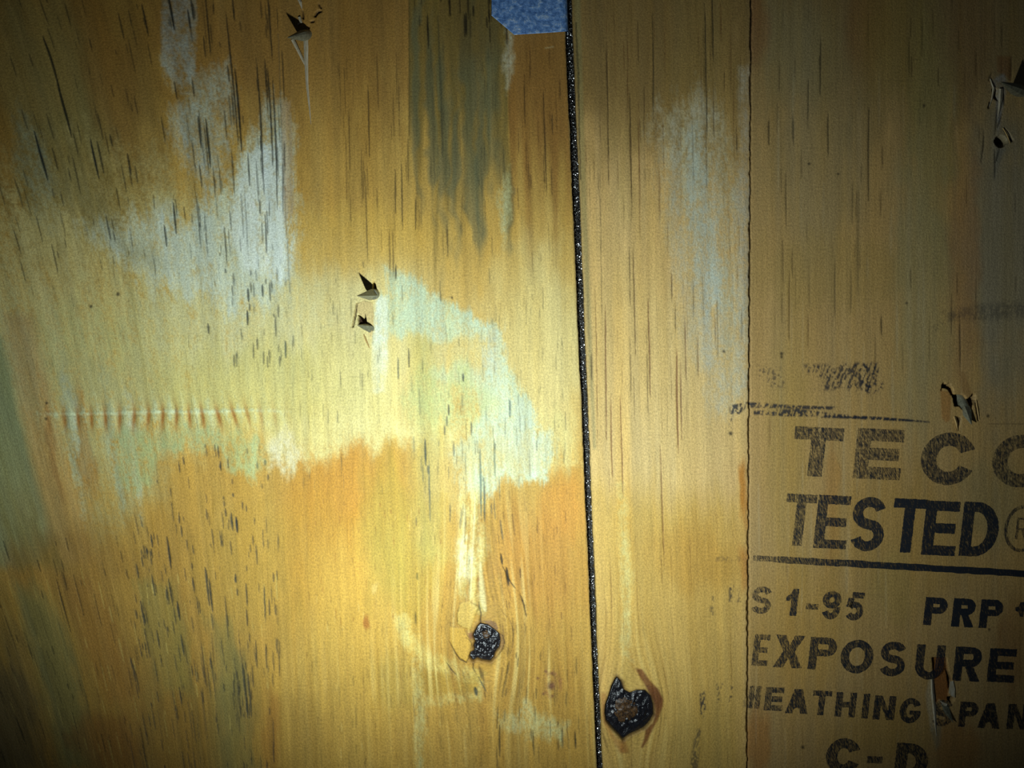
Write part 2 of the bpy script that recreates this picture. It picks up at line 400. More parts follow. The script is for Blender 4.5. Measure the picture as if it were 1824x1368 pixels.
for x_, y_, l_, w_ in ((828, 900, 150, 2.2), (846, 880, 190, 1.6), (856, 1000, 90, 1.8), (822, 960, 90, 1.4)):
    pore(x_, y_, l_, w_, .6, (232, 226, 180), -1.2)
for x_, y_, l_, w_ in ((838, 890, 150, 1.2), (866, 900, 160, 1.2), (816, 930, 120, 1.0), (850, 1030, 50, 1.2)):
    pore(x_, y_, l_, w_, .5, (176, 138, 60), .8)
DK, BL, BR = (34, 38, 34), (44, 54, 58), (96, 58, 30)
R = np.random.default_rng(99)
def pores(x0, y0, x1, y1, n, l0, l1, w, a, c, lim=None):
    for _ in range(n):
        x, y = R.uniform(x0, x1), R.uniform(y0, y1)
        pore(x, y, R.uniform(l0, l1) * R.uniform(.5, 1), w * R.uniform(.5, 1.25), a * R.uniform(.5, 1), c)
pores(-140, -140, 480, 460, 110, 20, 80, .9, .85, DK)
pores(330, -60, 510, 420, 34, 40, 150, .8, .9, DK)
pores(400, 470, 525, 640, 34, 14, 36, 1.2, .85, BL)
pores(0, 430, 400, 740, 34, 12, 60, .6, .45, (90, 84, 60))
pores(-100, 940, 260, 1500, 90, 14, 60, 1.0, .8, DK)
pores(225, 900, 500, 1200, 85, 12, 46, 1.4, .9, BL)
pores(230, 1120, 500, 1500, 80, 24, 100, 1.1, .85, BL)
pores(-60, 1040, 250, 1500, 60, 24, 90, .8, .7, DK)
pores(270, 790, 500, 900, 26, 10, 30, 1.4, .9, BL)
pores(415, 1190, 452, 1270, 26, 16, 50, 1.4, .8, (56, 58, 56))
pores(250, 975, 276, 1000, 9, 12, 24, 1.5, .9, BL)
pores(600, 60, 728, 430, 26, 50, 170, .7, .75, (70, 56, 34))
pores(735, -60, 905, 40, 26, 30, 80, 1.3, .9, (26, 22, 16))
pores(735, 60, 900, 440, 46, 20, 90, .8, .5, (60, 60, 48))
pores(915, 60, 1005, 480, 22, 30, 110, .8, .7, (64, 44, 26))
pores(530, 460, 1015, 860, 80, 16, 60, .8, .65, (84, 84, 66))
pores(730, 740, 900, 930, 30, 16, 50, 1.2, .75, (74, 84, 80))
pores(530, 860, 860, 1100, 36, 10, 26, .9, .55, (150, 100, 40))
pores(880, 880, 1030, 1120, 26, 20, 60, .8, .7, (110, 80, 44))
pores(880, 1160, 1050, 1380, 34, 18, 60, 1.0, .8, (66, 62, 44))
pores(540, 1100, 860, 1400, 50, 14, 60, .8, .5, (120, 104, 56))
pores(1040, -60, 1325, 1400, 90, 60, 240, .35, .7, BR)
pores(1036, -60, 1325, 700, 46, 40, 160, .5, .8, (60, 44, 28))
pores(1350, -60, 1900, 620, 70, 30, 110, .8, .6, (58, 46, 30))
pores(1350, 620, 1900, 1400, 34, 20, 80, .7, .4, (110, 78, 44))
pores(1345, 100, 1900, 1400, 60, 60, 260, 2.2, .14, (220, 212, 190))
pores(530, 860, 1040, 1400, 160, 8, 26, .7, .45, (120, 88, 40))
pores(560, 900, 860, 1380, 40, 10, 34, .6, .6, (236, 208, 130))
pores(0, 1000, 500, 1400, 60, 20, 70, .9, .5, (214, 196, 120))
pores(240, 900, 500, 1380, 70, 12, 44, 1.2, .9, (36, 46, 54))
pores(300, 480, 1010, 860, 120, 8, 40, .6, .5, (110, 104, 70))
pores(100, 0, 500, 460, 60, 10, 50, .7, .7, DK)
# the most visible ones, where they lie
for (x, y, l, w, a, c) in ((75, 62, 100, 1.4, .9, DK), (100, 140, 105, 1.8, .95, DK), (60, 232, 90, 1.9, .95, (24, 36, 42)), (160, 245, 74, 1.6, .95, (24, 36, 42)), (172, 250, 60, 1.3, .8, DK),
        (252, 5, 60, 1.1, .9, DK), (300, -6, 60, 1.5, .95, DK), (364, -20, 120, 1.1, .8, DK), (418, 120, 150, 1.5, .95, DK), (456, 100, 250, 1.2, .9, DK), (476, 120, 180, 1.2, .9, DK),
        (402, 20, 240, 1.1, .85, DK), (352, 205, 60, 1.6, .9, DK), (366, 210, 90, 1.7, .9, DK), (485, 135, 240, 1.2, .9, DK), (226, 272, 40, 1.4, .85, DK), (308, 358, 60, 1.6, .9, DK), (292, 400, 40, 1.6, .85, DK),
        (655, 150, 130, 1.1, .85, DK), (650, 300, 170, 1.0, .7, DK), (715, 290, 120, 1.2, .8, (40, 44, 40)), (704, 300, 80, 1.2, .8, DK), (740, 350, 60, 1.1, .8, DK), (797, 400, 60, 1.2, .6, DK),
        (780, 20, 260, 1.8, .5, (50, 56, 50)), (770, 150, 180, 2.4, .4, (60, 68, 60)), (830, 20, 44, 1.5, .95, (20, 18, 14)), (800, -10, 40, 1.2, .9, (20, 18, 14)), (871, 15, 26, 1.7, .9, (10, 10, 8)),
        (968, 160, 190, 1.1, .8, (40, 26, 16)), (934, 130, 100, 1.0, .8, (40, 26, 16)), (983, 200, 40, .9, .7, DK),
        (1255, 0, 250, 1.1, .9, DK), (1268, -20, 140, 1.3, .9, DK), (1162, 20, 200, 1.2, .85, DK), (1080, 60, 280, 1.2, .8, (60, 46, 28)), (1122, 160, 240, 1.2, .85, (50, 38, 22)), (1137, 170, 260, .9, .7, BR),
        (1128, 440, 200, 1.2, .85, (90, 66, 40)), (1154, 530, 180, 1.1, .9, (100, 50, 30)), (1078, 540, 250, 1.3, .9, (104, 60, 34)), (1088, 700, 160, 1.4, .8, (116, 66, 34)), (1105, 700, 190, 1.3, .8, (110, 60, 34)),
        (1205, 620, 190, 2.3, .85, (118, 66, 40)), (1212, 640, 150, 1.2, .7, (118, 70, 60)), (1196, 480, 60, 1.2, .8, (80, 50, 34)), (1220, 560, 130, 1.1, .7, (110, 70, 50)), (1243, 590, 90, 1.2, .7, BR),
        (1176, 790, 200, 1.1, .8, (110, 66, 34)), (1060, 500, 300, .9, .7, BR), (1069, 300, 300, .8, .6, DK),
        (1548, 190, 170, 1.7, .8, (36, 34, 26)), (1462, 60, 110, 1.6, .8, (30, 32, 26)), (1440, 140, 90, 1.3, .7, DK), (1475, 200, 80, 1.4, .8, (30, 32, 26)), (1413, 200, 60, 1.5, .8, DK), (1370, 210, 50, 1.3, .8, DK),
        (1530, 330, 200, 3.2, .35, (60, 52, 34)), (1519, 320, 80, 1.6, .5, DK), (1400, 300, 110, 1.6, .6, (60, 52, 36)), (1406, 480, 130, 1.4, .7, (80, 60, 34)), (1440, 560, 60, 1.4, .5, (90, 62, 36)),
        (1570, 560, 40, 1.6, .8, (44, 40, 30)), (1710, 560, 110, 1.4, .8, (34, 34, 30)), (1488, 450, 120, 1.3, .6, (60, 52, 36)), (1515, 470, 90, 1.2, .5, DK), (1620, 60, 80, 1.6, .5, (60, 50, 30)),
        (434, 1190, 90, 2.0, .85, (52, 58, 60)), (442, 1200, 80, 2.2, .8, (52, 58, 60)), (365, 1010, 70, 2.2, .9, BL), (372, 1030, 60, 2.2, .9, BL), (297, 955, 60, 2.4, .9, (30, 40, 46)),
        (315, 1070, 36, 2.6, .9, (30, 44, 54)), (322, 1130, 40, 1.8, .9, BL), (300, 1030, 50, 1.8, .9, (30, 40, 46)), (268, 950, 26, 2.0, .9, BL), (420, 920, 30, 2.6, .95, (34, 48, 60)), (411, 912, 34, 2.0, .9, BL),
        (455, 1140, 50, 1.8, .8, BL), (470, 1040, 70, 1.8, .85, BL), (250, 1070, 46, 2.0, .9, BL), (100, 1030, 100, 1.3, .8, DK), (130, 1020, 80, 1.2, .7, DK), (400, 1060, 80, 1.6, .7, BL),
        (441, 512, 26, 1.8, .9, BL), (440, 552, 28, 2.0, .9, BL), (467, 505, 24, 1.7, .9, BL), (480, 502, 34, 1.4, .8, BL), (508, 605, 34, 1.8, .85, (60, 80, 76)), (490, 560, 40, 1.5, .7, BL), (370, 575, 20, 2.0, .8, BL),
        (728, 620, 36, 1.4, .85, BL), (709, 636, 40, 1.4, .85, (60, 84, 84)), (825, 664, 16, 1.7, .85, BL), (908, 710, 34, 1.8, .8, (60, 90, 90)), (757, 780, 50, 1.8, .85, (60, 74, 74)), (764, 820, 110, 1.5, .7, (70, 90, 90)),
        (799, 720, 20, 1.8, .8, BL), (855, 800, 120, 1.8, .8, (50, 86, 84)), (862, 850, 80, 1.5, .8, (50, 76, 76)), (880, 780, 70, 1.5, .7, (60, 96, 90)), (796, 740, 20, 1.4, .8, BL), (705, 470, 30, 1.6, .85, (60, 70, 64)),
        (926, 1010, 20, 1.6, .85, (60, 40, 24)), (902, 1010, 34, 2.6, .95, (46, 40, 32)), (892, 986, 20, 1.6, .9, DK), (890, 1290, 60, 2.0, .8, (60, 60, 44)), (887, 1260, 40, 1.3, .7, DK), (740, 1090, 22, 1.6, .7, (70, 70, 40)),
        (743, 1020, 14, 2.0, .7, (90, 90, 50)), (846, 1224, 16, 2.4, .9, (60, 70, 66)), (949, 1300, 40, 1.2, .8, (70, 70, 50))):
    pore(x, y, l, w * (.62 if x > 1040 else .85), a, c, .9)

# specks
for (x, y, r_) in ((210, 524, 3.2), (162, 546, 3), (805, 530, 2.2), (1392, 630, 3), (1392, 636, 2.4), (1615, 540, 2.2), (1289, 626, 2.6), (1301, 772, 3.6), (1430, 1331, 3), (1441, 292, 2.4), (1493, 310, 2), (83, 718, 2.5), (82, 746, 2.4), (1646, 188, 2.4), (1760, 741, 3), (1762, 1121, 2.2)):
    sl = box_of(x - 8, y - 8, x + 8, y + 8)
    m = np.clip(1.4 - np.hypot(X[sl] - x, (Y[sl] - y) * .9) / r_, 0, 1) * .85
    lay(sl, m, (30, 32, 32))
# pale scratches
for (x, y, l, sx) in ((125, 145, 18, -.35), (975, 84, 3, 12), (1052, 1, 2, 1)):
    pass
sl = box_of(968, 78, 992, 92)
lay(sl, np.exp(-((Y[sl] - (86 - (X[sl] - 970) * .18)) / 1.1) ** 2) * .7 * ((X[sl] > 970) & (X[sl] < 987)), (210, 190, 150))

# knots: swirl, rim and the hollow in which the dark knot sits
def P(pts, ox, oy, k): return [(ox + x / k, oy + y / k) for x, y in pts]
KN1 = P([(650, 520), (760, 540), (860, 610), (940, 680), (960, 780), (940, 880), (870, 970), (850, 1040), (800, 1100), (680, 1080), (600, 1050), (530, 1090), (480, 1030),
         (500, 960), (560, 930), (540, 860), (570, 790), (530, 700), (560, 640), (610, 550)], 780, 1050, 8.55)
KN2 = P([(445, 350), (500, 400), (540, 520), (620, 565), (720, 530), (830, 530), (910, 610), (945, 720), (950, 860), (900, 950), (830, 1030), (740, 1080), (620, 1130),
         (530, 1200), (470, 1130), (380, 1040), (300, 940), (285, 830), (295, 720), (340, 600), (380, 470), (420, 390)], 1040, 1160, 7.6)
CRES = P([(700, 230), (790, 240), (900, 400), (1000, 500), (1070, 640), (1070, 740), (1000, 920), (930, 1050), (850, 1220), (790, 1310), (770, 1290), (810, 1180), (830, 1050),
          (930, 960), (960, 820), (940, 680), (880, 560), (820, 440), (750, 340)], 1040, 1160, 7.6)
patch(CRES, (120, 66, 34), .85, 2.2, False)
patch(P([(820, 440), (1000, 500), (1060, 660), (1000, 800), (960, 700)], 1040, 1160, 7.6), (96, 50, 32), .5, 3, False)
patch(P([(230, 560), (300, 560), (290, 900), (400, 1100), (520, 1230), (560, 1368), (480, 1368), (360, 1150), (240, 900)], 1040, 1160, 7.6), (176, 118, 60), .6, 4, False)
patch(P([(500, 1200), (560, 1200), (610, 1368), (500, 1368)], 1040, 1160, 7.6), (150, 94, 44), .6, 3, False)
patch(P([(560, 90), (640, 200), (830, 520), (640, 540), (520, 420), (440, 330)], 1040, 1160, 7.6), (206, 176, 104), .7, 3, False)
patch(P([(440, 300), (540, 400), (560, 540), (380, 560), (360, 480)], 1040, 1160, 7.6), (70, 50, 34), .7, 4, False)
for poly, rim, c in ((KN1, 7, (118, 84, 52)), (KN2, 5, (84, 56, 34))):
    sl = bbox(poly, 40)
    d = sdf(poly, sl)
    lay(sl, np.clip(1 - np.clip(d - 1, 0, 99) / rim, 0, 1) * .6, c)
    lay(sl, np.clip(.5 - d / 2.5, 0, 1), (26, 20, 18))
    HGT[sl] -= np.clip(.5 - d / 4, 0, 1) * 8
    HGT[sl] += 2.0 * np.exp(-np.clip(d, 0, 99) / 12) * (d > 0)
patch(P([(700, 480), (800, 465), (880, 500), (920, 580), (900, 620), (760, 540)], 780, 1050, 8.55), (128, 98, 74), .85, 1.2, False)
patch(P([(900, 640), (990, 690), (1010, 780), (1000, 880), (930, 950), (950, 800), (940, 690)], 780, 1050, 8.55), (150, 118, 78), .8, 1.2, False)
patch(P([(450, 660), (530, 650), (540, 740), (480, 760)], 780, 1050, 8.55), (128, 88, 62), .8, 1.5, False)
# chipped raised grain left of the first knot
for poly, dh, c in ((P([(340, 200), (480, 180), (620, 260), (560, 420), (500, 600), (390, 580), (300, 520), (290, 380)], 780, 1050, 8.55), 1.6, (222, 196, 112)),
                    (P([(180, 560), (390, 590), (460, 720), (510, 820), (490, 960), (440, 1110), (300, 1010), (190, 800)], 780, 1050, 8.55), 1.2, (224, 184, 84))):
    sl = bbox(poly, 20); d = sdf(poly, sl)
    HGT[sl] += dh * np.clip(.5 - d / 2, 0, 1)
    lay(sl, np.clip(.5 - d / 2, 0, 1) * .55, c)
    lay(sl, np.exp(-((d) / .9) ** 2) * .45 * (mott[sl] > -.25), (90, 66, 34))

def crack(pts, w, c=(40, 32, 24), a=.9, dep=1.2):
    p = np.array(pts, float)
    sl = box_of(p[:, 0].min() - 6, p[:, 1].min() - 6, p[:, 0].max() + 6, p[:, 1].max() + 6)
    x, y = X[sl] + .5 * fine[sl], Y[sl]
    d = np.full(x.shape, 1e9, np.float32)
    n = len(p) - 1
    for i in range(n):
        ax, ay = p[i]; ex, ey = p[i + 1] - p[i]
        t = np.clip(((x - ax) * ex + (y - ay) * ey) / (ex * ex + ey * ey), 0, 1)
        tt = (i + t) / n
        ww = w * (0.35 + .65 * np.sin(np.clip(tt, .02, .98) * math.pi))
        d = np.minimum(d, np.hypot(x - ax - t * ex, y - ay - t * ey) / ww)
    m = np.clip(1.4 - d, 0, 1) * a
    lay(sl, m, c); HGT[sl] -= dep * m
def C1(pts, w, **k): crack(P(pts, 780, 1050, 8.55), w, **k)
C1([(620, 190), (640, 300), (660, 380), (650, 430), (650, 530)], 1.4, dep=2)
C1([(900, 650), (980, 690), (1015, 800), (990, 910), (930, 980), (830, 1090), (690, 1080)], .8)
C1([(170, 780), (260, 960), (330, 1060), (430, 1110), (470, 1040)], 1.2)
C1([(130, 1110), (200, 1220), (290, 1310)], 1.2); C1([(555, 1080), (535, 1190), (590, 1290)], 1.1)
C1([(330, 260), (290, 370), (300, 520), (390, 580)], .8, a=.6); C1([(520, 500), (510, 600), (450, 650)], .7, a=.6)
C1([(430, 730), (510, 800), (520, 900)], .7, a=.7); C1([(1260, 80), (1310, 230), (1340, 400)], 1.2)
C1([(1080, 430), (1130, 560), (1150, 700), (1130, 900), (1090, 1000)], .8, a=.7); C1([(1130, 430), (1165, 570), (1140, 800)], .6, a=.5)
C1([(940, 260), (990, 360), (1080, 430)], .7, a=.5); C1([(90, 80), (60, 300), (40, 480)], .8, a=.5)
crack([(895, 1008), (908, 1035), (919, 1049)], 1.5); crack([(926, 1056), (934, 1080), (938, 1098)], 1.2)
crack([(852, 1205), (860, 1222), (868, 1235)], 1.2, c=(70, 80, 70))
# small dried knot
sl = box_of(945, 1185, 1015, 1250)
q = np.hypot((X[sl] - 983) / 20, (Y[sl] - 1217) / 25)
q = q + .3 * mott[sl] + .2 * fine[sl]
lay(sl, np.clip(1.2 - q, 0, 1) * np.clip(mott[sl] * 2 + .1, 0, 1) * .5, (128, 84, 54))
lay(sl, np.clip(1.35 - np.hypot((X[sl] - 982) / 8, (Y[sl] - 1222) / 8), 0, 1) * (fine[sl] > -.4) * .85, (104, 66, 62))
lay(sl, np.exp(-((q - .95) / .12) ** 2) * np.clip(mott[sl] * 3, 0, 1) * .5, (150, 100, 70))
for (x_, y_) in ((983, 1200), (958, 1208), (968, 1236), (984, 1240), (972, 1196)):
    sl = box_of(x_ - 6, y_ - 6, x_ + 6, y_ + 6)
    lay(sl, np.clip(1.3 - np.hypot(X[sl] - x_, Y[sl] - y_) / 3.2, 0, 1) * .75, (110, 72, 60))

# ink smears on the boards (flat print, as worn as in the photo)
INK = (26, 38, 60)
scr = (gnoise(X + Y * .35, Y, 2.0, 12, 61) + gnoise(X, Y, 2.6, 3, 62) * .8)
def ink(poly, a, thr, soft=1.0):
    sl = bbox(poly, 10); d = sdf(poly, sl)
    lay(sl, np.clip(.5 - d / soft, 0, 1) * np.clip((scr[sl] - thr) * 3.2, 0, 1) * a, INK)
ink([(1432, 650), (1562, 645), (1566, 665), (1576, 690), (1550, 704), (1530, 690), (1520, 700), (1500, 690), (1480, 696), (1450, 694), (1470, 676), (1436, 662)], .85, .02, 6)
ink([(1520, 648), (1562, 648), (1566, 690), (1536, 700), (1530, 664)], .8, -.3, 6)
ink([(1350, 650), (1390, 652), (1400, 690), (1372, 690), (1352, 670)], .6, .25, 6)
ink([(1300, 722), (1330, 716), (1420, 722), (1490, 724), (1480, 730), (1330, 726), (1316, 738), (1298, 738)], .9, -.35, 2)
ink([(1336, 732), (1420, 728), (1500, 738), (1600, 745), (1660, 751), (1658, 753), (1560, 748), (1480, 742), (1400, 742), (1336, 738)], .9, -.2, 2)
ink([(1460, 740), (1560, 742), (1650, 750), (1650, 752), (1560, 748), (1462, 744)], .9, -.7, 1.5)
ink([(1299, 738), (1305, 738), (1303, 775), (1299, 772)], .8, .3, 2)
ink([(1680, 556), (1720, 545), (1824, 536), (1980, 530), (1980, 560), (1824, 566), (1740, 572), (1690, 566)], .38, -.5, 12)
ink([(1660, 582), (1700, 560), (1706, 566), (1664, 590)], .3, -.2, 6)
ink([(1246, 1236), (1256, 1230), (1257, 1262), (1252, 1278), (1247, 1270)], .85, -.3, 3)
ink([(1240, 1300), (1249, 1296), (1246, 1340), (1238, 1420), (1227, 1420), (1230, 1350)], .6, -.3, 4)
ink([(1270, 990), (1340, 992), (1340, 1000), (1274, 1000)], .35, .1, 4)
# worn print on the strip: remains of the first letters
ink([(1276, 1218), (1288, 1216), (1284, 1250), (1276, 1258)], .7, .05, 3); ink([(1296, 1220), (1306, 1222), (1304, 1256), (1297, 1256), (1299, 1236)], .7, .0, 3)
ink([(1298, 1044), (1307, 1042), (1304, 1070), (1298, 1072)], .75, .0, 3); ink([(1311, 1044), (1317, 1048), (1320, 1072), (1312, 1074), (1314, 1060)], .6, .1, 3)
ink([(1268, 1060), (1276, 1058), (1276, 1070), (1268, 1072)], .5, .1, 3); ink([(1264, 1080), (1272, 1080), (1270, 1096), (1263, 1094)], .6, .0, 3)
ink([(1321, 1242), (1330, 1238), (1330, 1262), (1322, 1258)], .4, .1, 3)
sl = box_of(1680, 753, 1980, 757)
lay(sl, np.exp(-((Y[sl] - 755) / .9) ** 2) * .5 * (X[sl] > 1760), (70, 56, 44))

# holes and tears left by the nails: the veneer is punched in
def hole(poly, dep=24, c=(20, 12, 8), soft=1.2, a=1.0):
    sl = bbox(poly, 6); d = sdf(poly, sl)
    m = np.clip(.5 - d / soft, 0, 1)
    lay(sl, m * a, c, 0); HGT[sl] += (-dep - HGT[sl]) * m
hole([(664, 500), (668, 505), (671, 520), (668, 526), (664, 520)], 20)
hole([(634, 540), (637, 540), (634, 560), (629, 582), (627, 583), (630, 566)], 12, (60, 36, 18))
hole(P([(500, 860), (560, 900), (590, 920), (580, 820), (610, 850), (640, 930), (640, 1010), (500, 1010), (490, 930)], 580, 460, 8.55), 14, (56, 32, 14))
hole([(562, 22), (567, 18), (574, 19), (570, 22), (566, 24), (562, 30), (559, 29)], 6, (22, 16, 10)); hole([(568, 6), (573, 14), (572, 16), (567, 8)], 5, (22, 16, 10))
hole([(553, 38), (560, 36), (559, 39), (553, 40)], 6, (22, 16, 10)); hole([(548, 48), (551, 44), (551, 50), (549, 52)], 6, (22, 16, 10))
hole([(538, 18), (540, 18), (541, 34), (538, 32)], 6, (22, 16, 10))
N6 = P([(470, 250), (520, 290), (600, 270), (590, 300), (650, 370), (665, 470), (700, 500), (800, 490), (880, 510), (930, 600), (1000, 560), (1060, 480), (1100, 500),
        (1110, 560), (1080, 700), (1000, 790), (950, 850), (860, 790), (800, 720), (700, 720), (680, 610), (665, 540), (620, 470), (560, 370), (500, 350), (450, 350), (425, 400), (440, 310)], 1640, 660, 11.4)
hole(N6, 22, (34, 18, 10))
hole(P([(1100, 600), (1115, 600), (1190, 1020), (1165, 1020), (1130, 800)], 1640, 660, 11.4), 5, (60, 50, 40))
hole(P([(740, 930), (800, 950), (830, 990), (790, 1100), (760, 1220), (740, 1210)], 1640, 660, 11.4), 3, (56, 50, 40), a=.8)
patch(P([(400, 400), (560, 420), (620, 520), (600, 1000), (520, 1060), (430, 960)], 1640, 660, 11.4), (176, 120, 60), .6, 2, False)
patch(P([(780, 0), (900, 60), (1050, 480), (960, 560), (820, 400)], 1640, 660, 11.4), (150, 112, 72), .5, 4, False)
def Q(pts): return P(pts, 1724, 100, 6.84)
hole(Q([(300, 400), (350, 400), (362, 540), (310, 500)]), 14, (20, 16, 14)); hole(Q([(245, 640), (270, 550), (288, 560), (262, 630)]), 5, (26, 20, 16))
hole([(1782.5 + 10.5 * math.cos(t) * (1 - .15 * max(0, math.sin(t))), 252 + 10.5 * math.sin(t) * .95) for t in np.linspace(0, 2 * math.pi, 18)[:-1]], 30, (8, 6, 5))
hole(Q([(440, 890), (470, 900), (560, 1030), (530, 1038)]), 6, (40, 24, 18))
patch(Q([(280, 300), (440, 210), (480, 330), (420, 700), (360, 960), (340, 560), (290, 400)]), (156, 152, 150), .7, 3, False, milk=.6)
patch(Q([(340, 1110), (460, 1130), (380, 1300), (330, 1500), (325, 1250)]), (120, 122, 124), .6, 4, False)
for pts in ([(290, 200), (250, 300)], [(355, 560), (350, 760), (330, 960)], [(440, 460), (442, 600)], [(420, 700), (350, 900)], [(200, 900), (190, 1100), (160, 1300)], [(325, 1130), (330, 1368), (318, 1500)], [(528, 0), (530, 180), (520, 300)], [(385, 1130), (340, 1300)]):
    crack(Q(pts), 1.4, c=(20, 20, 20), a=.85)
patch(Q([(350, 0), (520, 0), (520, 300), (440, 230), (360, 200)]), (140, 90, 50), .5, 3, False)
N7 = [(1661, 1172), (1686, 1172), (1689, 1190), (1692, 1212), (1690, 1236), (1688, 1250), (1682, 1249), (1674, 1246), (1670, 1252), (1663, 1248), (1664, 1210)]
sl = bbox(N7, 10); d = sdf(N7, sl); m = np.clip(.5 - d / 1.5, 0, 1)
lay(sl, m * .95, (150, 98, 50), 0); HGT[sl] -= m * (2.5 + 5 * np.clip((1215 - Y[sl]) / 45, 0, 1))
patch([(1656, 1200), (1664, 1196), (1668, 1250), (1670, 1300), (1658, 1305), (1652, 1262), (1650, 1230)], (196, 184, 160), .6, 2.5, 'half', milk=.5)
patch([(1656, 1300), (1676, 1296), (1672, 1330), (1666, 1340)], (150, 150, 136), .5, 4, 'half')
hole([(1687, 1190), (1693, 1204), (1696, 1212), (1692, 1232), (1690, 1212)], 10, (60, 22, 12))
hole([(1690, 1242), (1700, 1241), (1699, 1247), (1694, 1252), (1690, 1248)], 16, (40, 14, 10))
HGT[sl] += 0

# joint between the two right-hand veneers: ragged dark line, glue specks
vy = ys
rag = (1.2 * rnoise(9, 9, 71)[:, 900] + .7 * rnoise(4, 4, 72)[:, 950])
sl = (slice(0, NH), slice(M + 1320, M + 1352))
d = X[sl] - seam(Y[sl]) - rag[:, None]
mm = np.clip(1.35 - np.abs(d) / (1.5 + .9 * rnoise(30, 30, 73)[sl]), 0, 1)
lay(sl, mm * .9 * (.62 + .38 * (rnoise(3, 6, 74)[sl] > -.2)), (40, 34, 26)); HGT[sl] -= mm * 4
lay(sl, np.exp(-((d + 5) / 3.0) ** 2) * .25, (176, 150, 110))
# edges of the boards along the gap
sl = (slice(0, NH), slice(M + 990, M + 1090))
lay(sl, np.exp(-((X[sl] - gl(Y[sl])) / 1.6) ** 2) * .55, (90, 80, 50)); lay(sl, np.exp(-((X[sl] - gr(Y[sl])) / 1.8) ** 2) * .35, (120, 110, 76))

ALB *= np.array([1.0, .925, .70], np.float32) ** (1 - .75 * MILK)[..., None]
lum_ = ALB.mean(2, keepdims=True)
ALB += (lum_ - ALB) * .02
ALB = np.clip(ALB, 0.002, .9)

# ------------------------------------------------------------------ materials
def mat(name):
    m = bpy.data.materials.new(name); m.use_nodes = True
    return m, m.node_tree, m.node_tree.nodes, m.node_tree.links, m.node_tree.nodes['Principled BSDF']

def N(nt, t, **kw):
    n = nt.nodes.new(t)
    for a, b in kw.items():
        if a.startswith('i_'): n.inputs[a[2:].replace('_', ' ')].default_value = b
        else: setattr(n, a, b)
    return n

def ramp(nt, src, lo, hi, a, b):
    r = N(nt, 'ShaderNodeMapRange', clamp=True)
    r.inputs['From Min'].default_value = lo; r.inputs['From Max'].default_value = hi
    r.inputs['To Min'].default_value = a; r.inputs['To Max'].default_value = b
    nt.links.new(src, r.inputs['Value']); return r.outputs['Result']

def math_(nt, op, a, b):
    n = N(nt, 'ShaderNodeMath', operation=op)
    for i, v in enumerate((a, b)):
        if isinstance(v, (int, float)): n.inputs[i].default_value = v
        else: nt.links.new(v, n.inputs[i])
    return n.outputs[0]

def wood_mat():
    m, nt, nd, lk, bs = mat('plywood_face')
    ca = N(nt, 'ShaderNodeAttribute', attribute_name='stain_and_sheen'); ga = N(nt, 'ShaderNodeAttribute', attribute_name='grain'); mk = N(nt, 'ShaderNodeAttribute', attribute_name='sheen_figure')
    def noise(sx, sy, detail, rough=.6):
        mp = N(nt, 'ShaderNodeMapping'); mp.inputs['Scale'].default_value = (sx, sy, 1)
        lk.new(ga.outputs['Vector'], mp.inputs['Vector'])
        n = N(nt, 'ShaderNodeTexNoise'); n.inputs['Scale'].default_value = 1; n.inputs['Detail'].default_value = detail; n.inputs['Roughness'].default_value = rough
        lk.new(mp.outputs[0], n.inputs['Vector']); return n.outputs['Fac']
    fib = noise(22, 2.4, 4); curl = noise(36, 26, 3, .8); pepper = noise(66, 56, 1)
    f1 = ramp(nt, fib, .3, .7, .93, 1.06); f2 = ramp(nt, curl, .3, .7, .68, 1.32)
    f = math_(nt, 'MULTIPLY', f1, f2)
    vm = N(nt, 'ShaderNodeVectorMath', operation='SCALE'); lk.new(ca.outputs['Color'], vm.inputs[0]); lk.new(f, vm.inputs['Scale'])
    lk.new(vm.outputs[0], bs.inputs['Base Color'])
    h = math_(nt, 'ADD', math_(nt, 'MULTIPLY', curl, .8), math_(nt, 'MULTIPLY', fib, .5))
    h = math_(nt, 'ADD', h, math_(nt, 'MULTIPLY', pepper, .3))
    bp = N(nt, 'ShaderNodeBump'); bp.inputs['Strength'].default_value = .95; bp.inputs['Distance'].default_value = .00026
    lk.new(h, bp.inputs['Height']); lk.new(bp.outputs[0], bs.inputs['Normal'])
    lk.new(ramp(nt, mk.outputs['Fac'], 0, 1, .62, .50), bs.inputs['Roughness'])
    lk.new(ramp(nt, mk.outputs['Fac'], 0, 1, .3, .6), bs.inputs['Specular IOR Level'])
    return m

